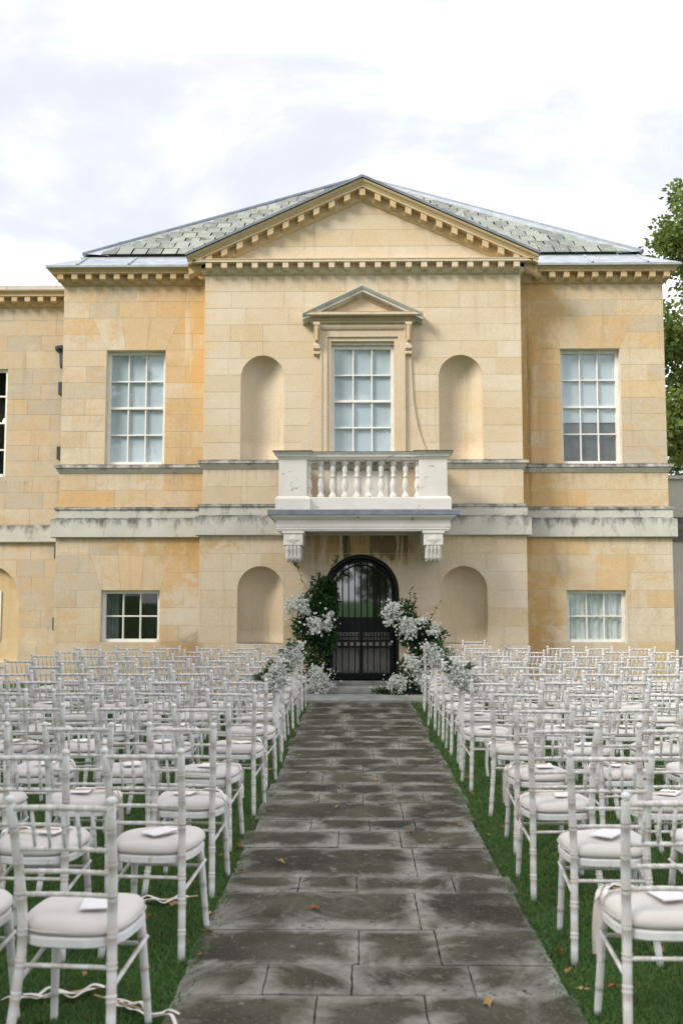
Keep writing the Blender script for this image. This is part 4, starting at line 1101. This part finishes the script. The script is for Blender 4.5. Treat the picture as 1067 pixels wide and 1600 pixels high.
place(1.84, 16.35, -.05, 'limewashed chair standing alone by the right niche beyond the rows', 'chairs right of the path')

# ------------------------------------------------------------------ things on the seats
def card_mesh(v):
    mb = MB(); t = .0022; w_, h_ = .054, .074
    b1, b2 = .001, .002+.0015*v
    mb.box(-w_, w_, -h_, h_, 0, t)
    mb.add([(-w_,-h_,t+.0005),(w_,-h_,t+b1),(w_,h_,t+b2),(-w_,h_,t+.0005),(-w_,-h_,t+.0018),(w_,-h_,t+b1+.0013),(w_,h_,t+b2+.0013),(-w_,h_,t+.0018)],
           [(0,3,2,1),(4,5,6,7),(0,1,5,4),(1,2,6,5),(2,3,7,6),(3,0,4,7)])
    return mb.mesh('booklet', M['paper'])
cards = [card_mesh(v) for v in (0,1,2)]
def strip(pts, w_, name, mat, parent):
    P_ = [Vector(q) for q in pts]; out = []
    for i in range(len(P_)-1):
        p0, p1, p2, p3 = P_[max(i-1,0)], P_[i], P_[i+1], P_[min(i+2,len(P_)-1)]
        for t in (0,.25,.5,.75):
            out.append(.5*((2*p1) + (p2-p0)*t + (2*p0-5*p1+4*p2-p3)*t*t + (3*p1-p0-3*p2+p3)*t**3))
    pts = [tuple(q) for q in out] + [tuple(P_[-1])]
    mb = MB(); n = len(pts)
    for i, p in enumerate(pts):
        a = Vector(pts[max(0,i-1)]); b = Vector(pts[min(n-1,i+1)]); d = (b-a).normalized()
        s_ = d.cross(Vector((0,0,1)));
        if s_.length < .3: s_ = d.cross(Vector((0,1,0)))
        s_.normalize(); q = Vector(p)
        mb.v += [tuple(q-s_*w_/2), tuple(q+s_*w_/2)]
    mb.f = [(2*i,2*i+1,2*i+3,2*i+2) for i in range(n-1)]
    # give the cloth a thickness
    nv = len(mb.v); mb.v += [(x,y,z+.0012) for x,y,z in mb.v[:nv]]; mb.f += [tuple(nv+i for i in q[::-1]) for q in mb.f]
    return mb.build(name, mat, parent, True)
def make_wand(seed, tail_side):
    rn = random.Random(seed); r_ = empty('ribbon_wand')
    MB().tube([(-.11,0,.004),(.11,.01,.006)], .0032, 6).build('stick', M['stick'], r_)
    for k in range(3):
        yy = -.012 + k*.014; z0 = .008+.003*k; ts = tail_side
        pts = [(ts*(.02+.02*k),yy,z0)]
        pts += [(ts*(.06+.02*k), yy+rn.uniform(-.02,.02), z0+.006), (ts*.115, yy+rn.uniform(-.03,.03), z0+.003), (ts*.150, yy+rn.uniform(-.03,.03), -.006), (ts*.170, yy+rn.uniform(-.03,.03), -.05)]
        L_ = rn.uniform(.03,.24); pts += [(ts*(.172+rn.uniform(-.004,.01)), pts[-1][1]+rn.uniform(-.02,.02), -.05-L_*.5), (ts*(.172+rn.uniform(-.006,.014)), pts[-1][1]+rn.uniform(-.03,.03), -.05-L_)]
        strip(pts, rn.choice((.008,.012,.018)), 'ribbon', M['pink_ribbon'] if k == 1 else M['ribbon'], r_)
    return r_
wands = {}
def seat_point(x, y, rz, lx, ly, z=.502): return (x+cos(rz)*lx-sin(rz)*ly, y+sin(rz)*lx+cos(rz)*ly, z+.004)
for (r, s, k, x, y, rz) in seats:
    if r > 9 and k > 3: continue
    side = 'left' if s < 0 else 'right'
    rowname = 'nearest row' if r == 0 else 'last row' if r == 11 else ORD[r]+' row'
    lx, ly = random.uniform(-.03,.06), random.uniform(.22,.31); a = rz + random.uniform(-.7,.7)
    if r == 0 and s < 0 and k == 0: lx, ly, a = .05, .24, .12
    if r == 0 and s > 0 and k == 0: lx, ly, a = .04, .27, .25
    if not (r == 0 and k == 1):
        o = put('booklet', random.choice(cards), None, seat_point(x,y,rz,lx,ly), (0,0,a))
        tag(o, 'white booklet on chair %s of path, %s, %s from path' % (side, rowname, ORD[k]), 'booklet', 'booklets left on the chairs')
    if (random.random() < (.75 if k == 0 else .45)) and not (r == 0 and s < 0):
        ts = 1 if s < 0 else -1
        if k > 0: ts = random.choice((1,-1))
        key = (random.randrange(4), ts)
        if key not in wands: wands[key] = make_wand(*key); w_ = wands[key]
        else: w_ = copy_tree(wands[key])
        # the cushion edge stands .19 from its middle: the tails fall just outside it
        w_.location = seat_point(x, y, rz, ts*.035, random.uniform(.26,.32), .507); w_.rotation_euler = (0,0,rz+random.uniform(-.1,.1))
        tag(w_, 'ribbon wand with pale tails on chair %s of path, %s, %s seat' % (side, rowname, ORD[k]), 'ribbon wand', 'ribbon wands on the chairs')
# dropped wands on the lawn
def dropped(loc, rz, label, seed):
    rn = random.Random(seed); r_ = empty('ribbon_wand', loc, rz)
    MB().tube([(-.13,0,.03),(.13,.01,.036)], .0035, 6).build('stick', M['stick'], r_)
    for k in range(3):
        pts = [(.08-.04*k,.0,.036)]
        for i in range(1,8):
            pts.append((.08-.04*k-.045*i, .02*sin(i*1.3+k*2)+.012*k*(-1)**k, .034+.012*sin(i*2.1+k)))
        strip(pts, rn.choice((.022,.035,.014)), 'ribbon', M['pink_ribbon'] if k == 1 else M['ribbon'], r_)
    tag(r_, label, 'ribbon wand', 'ribbon wands dropped on the lawn')
dropped((-1.15,4.13,0), .35, 'ribbon wand dropped in the grass under the nearest left chair', 1)
dropped((-1.02,5.36,0), .25, 'ribbon wand dropped in the grass under the second left chair', 2)
dropped((-.98,4.02,0), 2.6, 'short ribbon wand lying at the foot of the nearest left chair', 3)

# ribbon bows tied to chair backs
def bow(x, y, label):
    b = empty('ribbon_bow', (x, y, .90))
    for s in (-1,1):
        strip([(0,-.02,0),(s*.02,-.035,.03),(s*.05,-.04,.045),(s*.065,-.035,.02),(s*.04,-.03,-.005),(0,-.022,0)], .03, 'loop', M['ribbon'], b)
        strip([(0,-.024,0),(s*.02,-.034,-.05),(s*.03,-.03,-.13),(s*.045,-.034,-.24)], .026, 'tail', M['ribbon'], b)
    tag(b, label, 'bow', 'ribbon bows on chair backs')
def post_of(r, s, k, sd_):
    for q in seats:
        if q[:3] == (r,s,k): return (q[3]+sd_*.178, q[4])
for r, s, k, sd_, lab in ((11,-1,1,1,'white ribbon bow on left chair back in the last row'),(10,1,0,1,'white ribbon bow on right chair back in the eleventh row, nearest the path'),(9,1,1,-1,'white ribbon bow on right chair back in the tenth row'),(11,1,2,-1,'white ribbon bow on right chair back in the last row')):
    px_, py_ = post_of(r,s,k,sd_); bow(px_, py_, lab)

# ------------------------------------------------------------------ flowers
def blooms(name, blobs, parent, seed, size=(.011,.021)):
    """gypsophila: many tiny white double pyramids on fine stems, clustered in sprays"""
    rg = np.random.default_rng(seed); V = []; R = []
    P = []
    for (c, rad, n) in blobs:
        ns_ = max(5, n//11); u = rg.normal(size=(ns_,3)); u /= np.linalg.norm(u,axis=1,keepdims=True)
        cc_ = np.array(c) + u*np.array(rad)*rg.uniform(.15,1.0,(ns_,1))**.6
        k = rg.integers(0,ns_,n); n = int(n*.8) if n > 60 else n; k = k[:n]; P.append(cc_[k] + rg.normal(size=(n,3))*min(rad)*.20)
    for (c, rad, n) in blobs: P.append(np.array(c) + rg.normal(size=(n//7,3))*np.array(rad)*.75)
    P = np.concatenate(P); n = len(P); sz = (rg.uniform(*size,n)*rg.choice([.7,1,1.25],n))[:,None]
    a = rg.normal(size=(n,3)); a /= np.linalg.norm(a,axis=1,keepdims=True); b = np.cross(a, rg.normal(size=(n,3))); b /= np.linalg.norm(b,axis=1,keepdims=True); c = np.cross(a,b)
    Q = []
    for d, e in ((a,b),(b,c),(a,c)):
        q = np.empty((n,4,3)); q[:,0]=P+d*sz; q[:,1]=P+e*sz; q[:,2]=P-d*sz; q[:,3]=P-e*sz; Q.append(q)
    r = rg.random(n); return put(name, quads(name, np.concatenate(Q), M['bloom'], np.concatenate([r,r,r])), parent)
def foliage(name, blobs, parent, seed, size, mat, droop=-.1, aspect=.5):
    rg = np.random.default_rng(seed); P = []; N = []
    for (c, rad, n) in blobs:
        u = rg.normal(size=(n,3)); u /= np.linalg.norm(u,axis=1,keepdims=True)
        P.append(np.array(c)+u*np.array(rad)*rg.uniform(.05,1.0,(n,1))**.55); N.append(u+rg.normal(size=(n,3))*.7+np.array([0,-.2,droop]))
    P = np.concatenate(P); N = np.concatenate(N); n = len(P)
    return put(name, leaf_mesh(name, P, N, rg.uniform(.6,1.3,n)*size, mat, aspect), parent)
def twig(path_, parent, seed, nl=24, size=.045):
    rg = random.Random(seed); P = []; N = []
    t_ = MB().tube(path_, [.006]+[.004]*(len(path_)-2)+[.0015], 5).build('twig', M['bark'], parent)
    for i in range(nl):
        f = rg.uniform(.05,1)*(len(path_)-1); k = min(int(f), len(path_)-2); q = Vector(path_[k]).lerp(Vector(path_[k+1]), f-k)
        P.append(tuple(q)); N.append((rg.uniform(-1,1), rg.uniform(-1,.3), rg.uniform(-.4,.8)))
    lo_ = leaf_mesh('leaf_spray', np.array(P), np.array(N), size, M['arrangement_leaf'], .6); put('leaf_spray', lo_, t_)

fl = empty('floral_arrangement', (-.72,16.62,.055)); tag(fl, 'tall green and white floral arrangement climbing the left side of the iron gate', 'flowers', 'floral arrangements framing the gate')
def loc(o, L): return [((c[0]-o[0], c[1]-o[1], c[2]-o[2]), r, n) for c, r, n in L]
FO = (-.72,16.62,.055)
foliage('foliage', loc(FO, [((-.62,16.70,1.72),(.20,.14,.24),700),((-.72,16.62,1.45),(.32,.2,.28),1900),((-.84,16.58,1.12),(.28,.2,.27),1600),((-.62,16.60,1.0),(.26,.18,.30),1400),((-.74,16.62,.72),(.24,.16,.28),900),((-.52,16.72,1.55),(.15,.12,.42),800),((-.80,16.6,.40),(.16,.14,.22),300),((-.95,16.6,.25),(.12,.12,.18),160)]), fl, 21, .062, M['arrangement_leaf'])
for i, L in enumerate([[((-1.04,16.45,1.50),(.20,.14,.15),430),((-.92,16.45,1.40),(.14,.12,.10),160)], [((-.70,16.40,1.18),(.20,.13,.15),420),((-.52,16.45,1.28),(.09,.08,.14),130)], [((-.66,16.35,.24),(.23,.18,.22),800),((-.72,16.38,.42),(.17,.14,.10),220)]]):
    blooms('gypsophila', loc(FO, L), fl, 40+i, (.012,.024) if i < 2 else (.010,.018))
twig([(.10,.1,1.6),(.20,.1,1.9),(.28,.08,2.12),(.36,.06,2.26)], fl, 1, 60, .05); twig([(-.05,.05,1.55),(-.10,.05,1.75),(-.06,.05,1.92)], fl, 2, 40)
twig([(-.10,.03,1.6),(-.25,.0,1.85),(-.33,-.02,2.08),(-.40,-.05,2.18)], fl, 3, 16); twig([(.02,.05,1.6),(.05,.06,1.85),(.02,.05,1.98)], fl, 4, 40)
twig([(-.2,0,.9),(-.35,0,.85),(-.5,.0,.88)], fl, 5, 26); twig([(.18,.1,1.7),(.30,.12,1.85),(.45,.12,1.95),(.55,.12,1.92)], fl, 6, 50); twig([(-.15,0,1.0),(-.32,0,1.1),(-.42,-.02,1.2)], fl, 7, 26)
twig([(.12,.08,1.5),(.22,.06,1.8),(.22,.05,2.05)], fl, 8, 50)

FR = (.80,16.55,.055)
fr2 = empty('floral_arrangement', FR); tag(fr2, 'green and white floral arrangement sweeping down the right side of the iron gate', 'flowers', 'floral arrangements framing the gate')
foliage('foliage', loc(FR, [((.70,16.66,1.38),(.22,.14,.20),700),((.92,16.62,1.02),(.32,.18,.26),1500),((1.08,16.6,.85),(.26,.16,.20),800),((.98,16.56,.55),(.24,.16,.26),900),((.74,16.5,.42),(.14,.14,.2),300),((.92,16.42,.20),(.32,.22,.14),850),((.45,16.35,.10),(.26,.14,.05),260),((.52,16.66,1.28),(.16,.10,.14),260),((1.28,16.6,1.0),(.14,.1,.12),160)]), fr2, 22, .060, M['arrangement_leaf'])
for i, L in enumerate([[((.52,16.42,1.36),(.16,.13,.17),480)], [((.78,16.38,1.12),(.15,.12,.20),480),((.95,16.42,1.22),(.12,.1,.10),130)], [((1.20,16.42,1.08),(.11,.1,.14),170)], [((.84,16.32,.52),(.15,.13,.16),430),((.98,16.32,.34),(.13,.12,.14),330)], [((.58,16.25,.22),(.19,.14,.14),430)]]):
    blooms('gypsophila', loc(FR, L), fr2, 60+i, (.012,.024))
twig([(.0,.1,1.3),(.02,.1,1.5),(.05,.08,1.72)], fr2, 11, 26); twig([(.3,.05,1.1),(.42,.05,1.3),(.52,.03,1.5)], fr2, 12, 16); twig([(-.2,.1,1.2),(-.28,.1,1.4),(-.3,.1,1.6)], fr2, 13, 34)
twig([(.3,.05,.95),(.5,.05,1.0),(.68,.03,.92)], fr2, 14, 40); twig([(-.1,-.2,.08),(-.3,-.28,.06),(-.48,-.3,.05)], fr2, 15, 40); twig([(.05,.1,1.35),(.12,.1,1.5),(.10,.1,1.62)], fr2, 16, 30)

def fern(pts, parent, seed):
    rg = random.Random(seed); mb = MB(); P=[]; N=[]
    t_ = MB().tube(pts, [.004]+[.003]*(len(pts)-2)+[.001], 5).build('stem', M['sprig_stem'], parent)
    n = 44
    for i in range(n):
        f = (.08+.92*i/n)*(len(pts)-1); k = min(int(f), len(pts)-2); q = Vector(pts[k]).lerp(Vector(pts[k+1]), f-k); d = (Vector(pts[k+1])-Vector(pts[k])).normalized()
        s_ = d.cross(Vector((0,1,.3))).normalized()*(1 if i%2 else -1)
        P.append(tuple(q)); N.append(tuple(s_+d*.6+Vector((0,rg.uniform(-.3,.3),0))))
    put('frond', leaf_mesh('frond', np.array(P), np.array(N), np.linspace(.075,.025,n), M['fern_leaf'], .22), t_)
def bouquet(x, y, z, sc, side, label, seed):
    b = empty('aisle_bouquet', (x,y,z)); tag(b, label, 'bouquet', 'bouquets tied to the aisle chairs')
    blooms('gypsophila', [((0,-.10,.0),(.14*sc,.08,.12*sc),480),((.05*side,-.08,.12*sc),(.10*sc,.07,.07*sc),190)], b, seed, (.009,.016))
    foliage('foliage', [((-.03*side,.0,-.02),(.13*sc,.06,.12*sc),150)], b, seed+1, .035, M['fern_leaf'], 0, .35)
    rn = random.Random(seed)
    for k in range(9):
        a = rn.uniform(-.5,2.7); L_ = .26*sc*rn.uniform(.8,1.1)
        fern([(0,-.04,0),(side*-cos(a)*L_*.5,-.07,sin(a)*L_*.5+.02),(side*-cos(a)*L_,-.08,sin(a)*L_*.8-.01)], b, seed+k)
    for k in range(3):
        strip([(.01*k,-.05,-.08),(.01+.012*k,-.07,-.16),(.02*k-.02,-.065,-.28),(.015*k,-.07,-.40-.05*k)], .018, 'ribbon', M['ribbon'], b)
for r, s, sc, lab, sd_ in ((6,-1,.85,'white gypsophila bouquet on left aisle chair, nearer of the two','a'),(9,-1,.92,'white gypsophila bouquet on left aisle chair, farther of the two','b'),(6,1,.85,'white gypsophila bouquet on right aisle chair, nearer of the two','c'),(9,1,.92,'white gypsophila bouquet on right aisle chair, farther of the two','d')):
    px_, py_ = post_of(r, s, 0, -s)
    bouquet(px_+(.01 if s < 0 else -.01), py_-.02, .86 if r == 6 else .90, sc, -s, lab, 100+ord(sd_)*7)

# ------------------------------------------------------------------ fallen leaves
def dry_leaf(seed):
    rn = random.Random(seed); n = 9; mb = MB(); mb.v.append((0,0,.006))
    for k in range(n):
        a = 2*pi*k/n; r_ = rn.uniform(.55,1.1)*(.030 if k%2 else .020); mb.v.append((cos(a)*r_*1.5, sin(a)*r_*.8, .004+rn.uniform(0,.02)))
    mb.f = [(0,1+k,1+(k+1)%n) for k in range(n)]; nv = n+1
    mb.v += [(x,y,z-.0012) for x,y,z in mb.v]; mb.f += [tuple(nv+i for i in q[::-1]) for q in mb.f[:n]]
    mb.tube([(.02,0,.006),(.06,.005,.010)], .0012, 4); return mb.mesh('fallen_leaf', M['dry_leaf'])
DL = [dry_leaf(k) for k in range(5)]
LV = [(-.73,5.94),(-.51,6.13),(-.27,5.23),(-.97,5.64),(-.78,5.1),(-.89,6.24),(-.80,6.48),(.57,10.18),(.82,6.79),(.94,7.03),(.67,7.12),(.84,4.59),(.83,4.37),(.85,4.17),(.88,10.39),(.89,11.3),(-.62,10.16),(-1.08,10.58),(-.9,11.38),(1.11,5.67),(1.28,4.6),(.98,4.2),(-.76,4.86),(-.75,4.57),(-1.25,5.7),(-1.0,5.25),(-1.08,5.05),(-.95,4.35),(-1.2,4.3),(.87,8.2),(.90,8.9),(-.86,8.1),(-.85,9.3),(.3,6.9),(-.2,7.7),(.1,8.8),(-.5,9.2),(.45,4.05),(.95,6.1),(1.25,6.4),(1.3,5.2),(-1.35,6.6)]
for i, (x, y) in enumerate(LV):
    on = abs(x) < .78
    o = put('fallen_leaf', DL[i%5], None, (x, y, .022 if on else .030), (random.uniform(-.25,.25), random.uniform(-.25,.25), random.uniform(0,6.28)), (random.uniform(.55,1.0),)*3)
    side = 'left' if x < 0 else 'right'
    rk_ = min(range(12), key=lambda q: abs(ROWY[q]+.2-y)); near = 'the nearest row' if rk_ == 0 else 'the %s row' % ORD[rk_]
    if on: tag(o, 'dry brown leaf on the stone path level with %s of chairs' % near, 'leaf', 'leaves fallen on the path')
    else: tag(o, 'dry leaf on the grass %s of the path by %s of chairs' % (side, near), 'leaf', 'leaves fallen on the grass')
print('blocks', NB[0], 'slates', ns, 'grass', len(V), 'objects', len(bpy.data.objects), 'seats', len(seats))
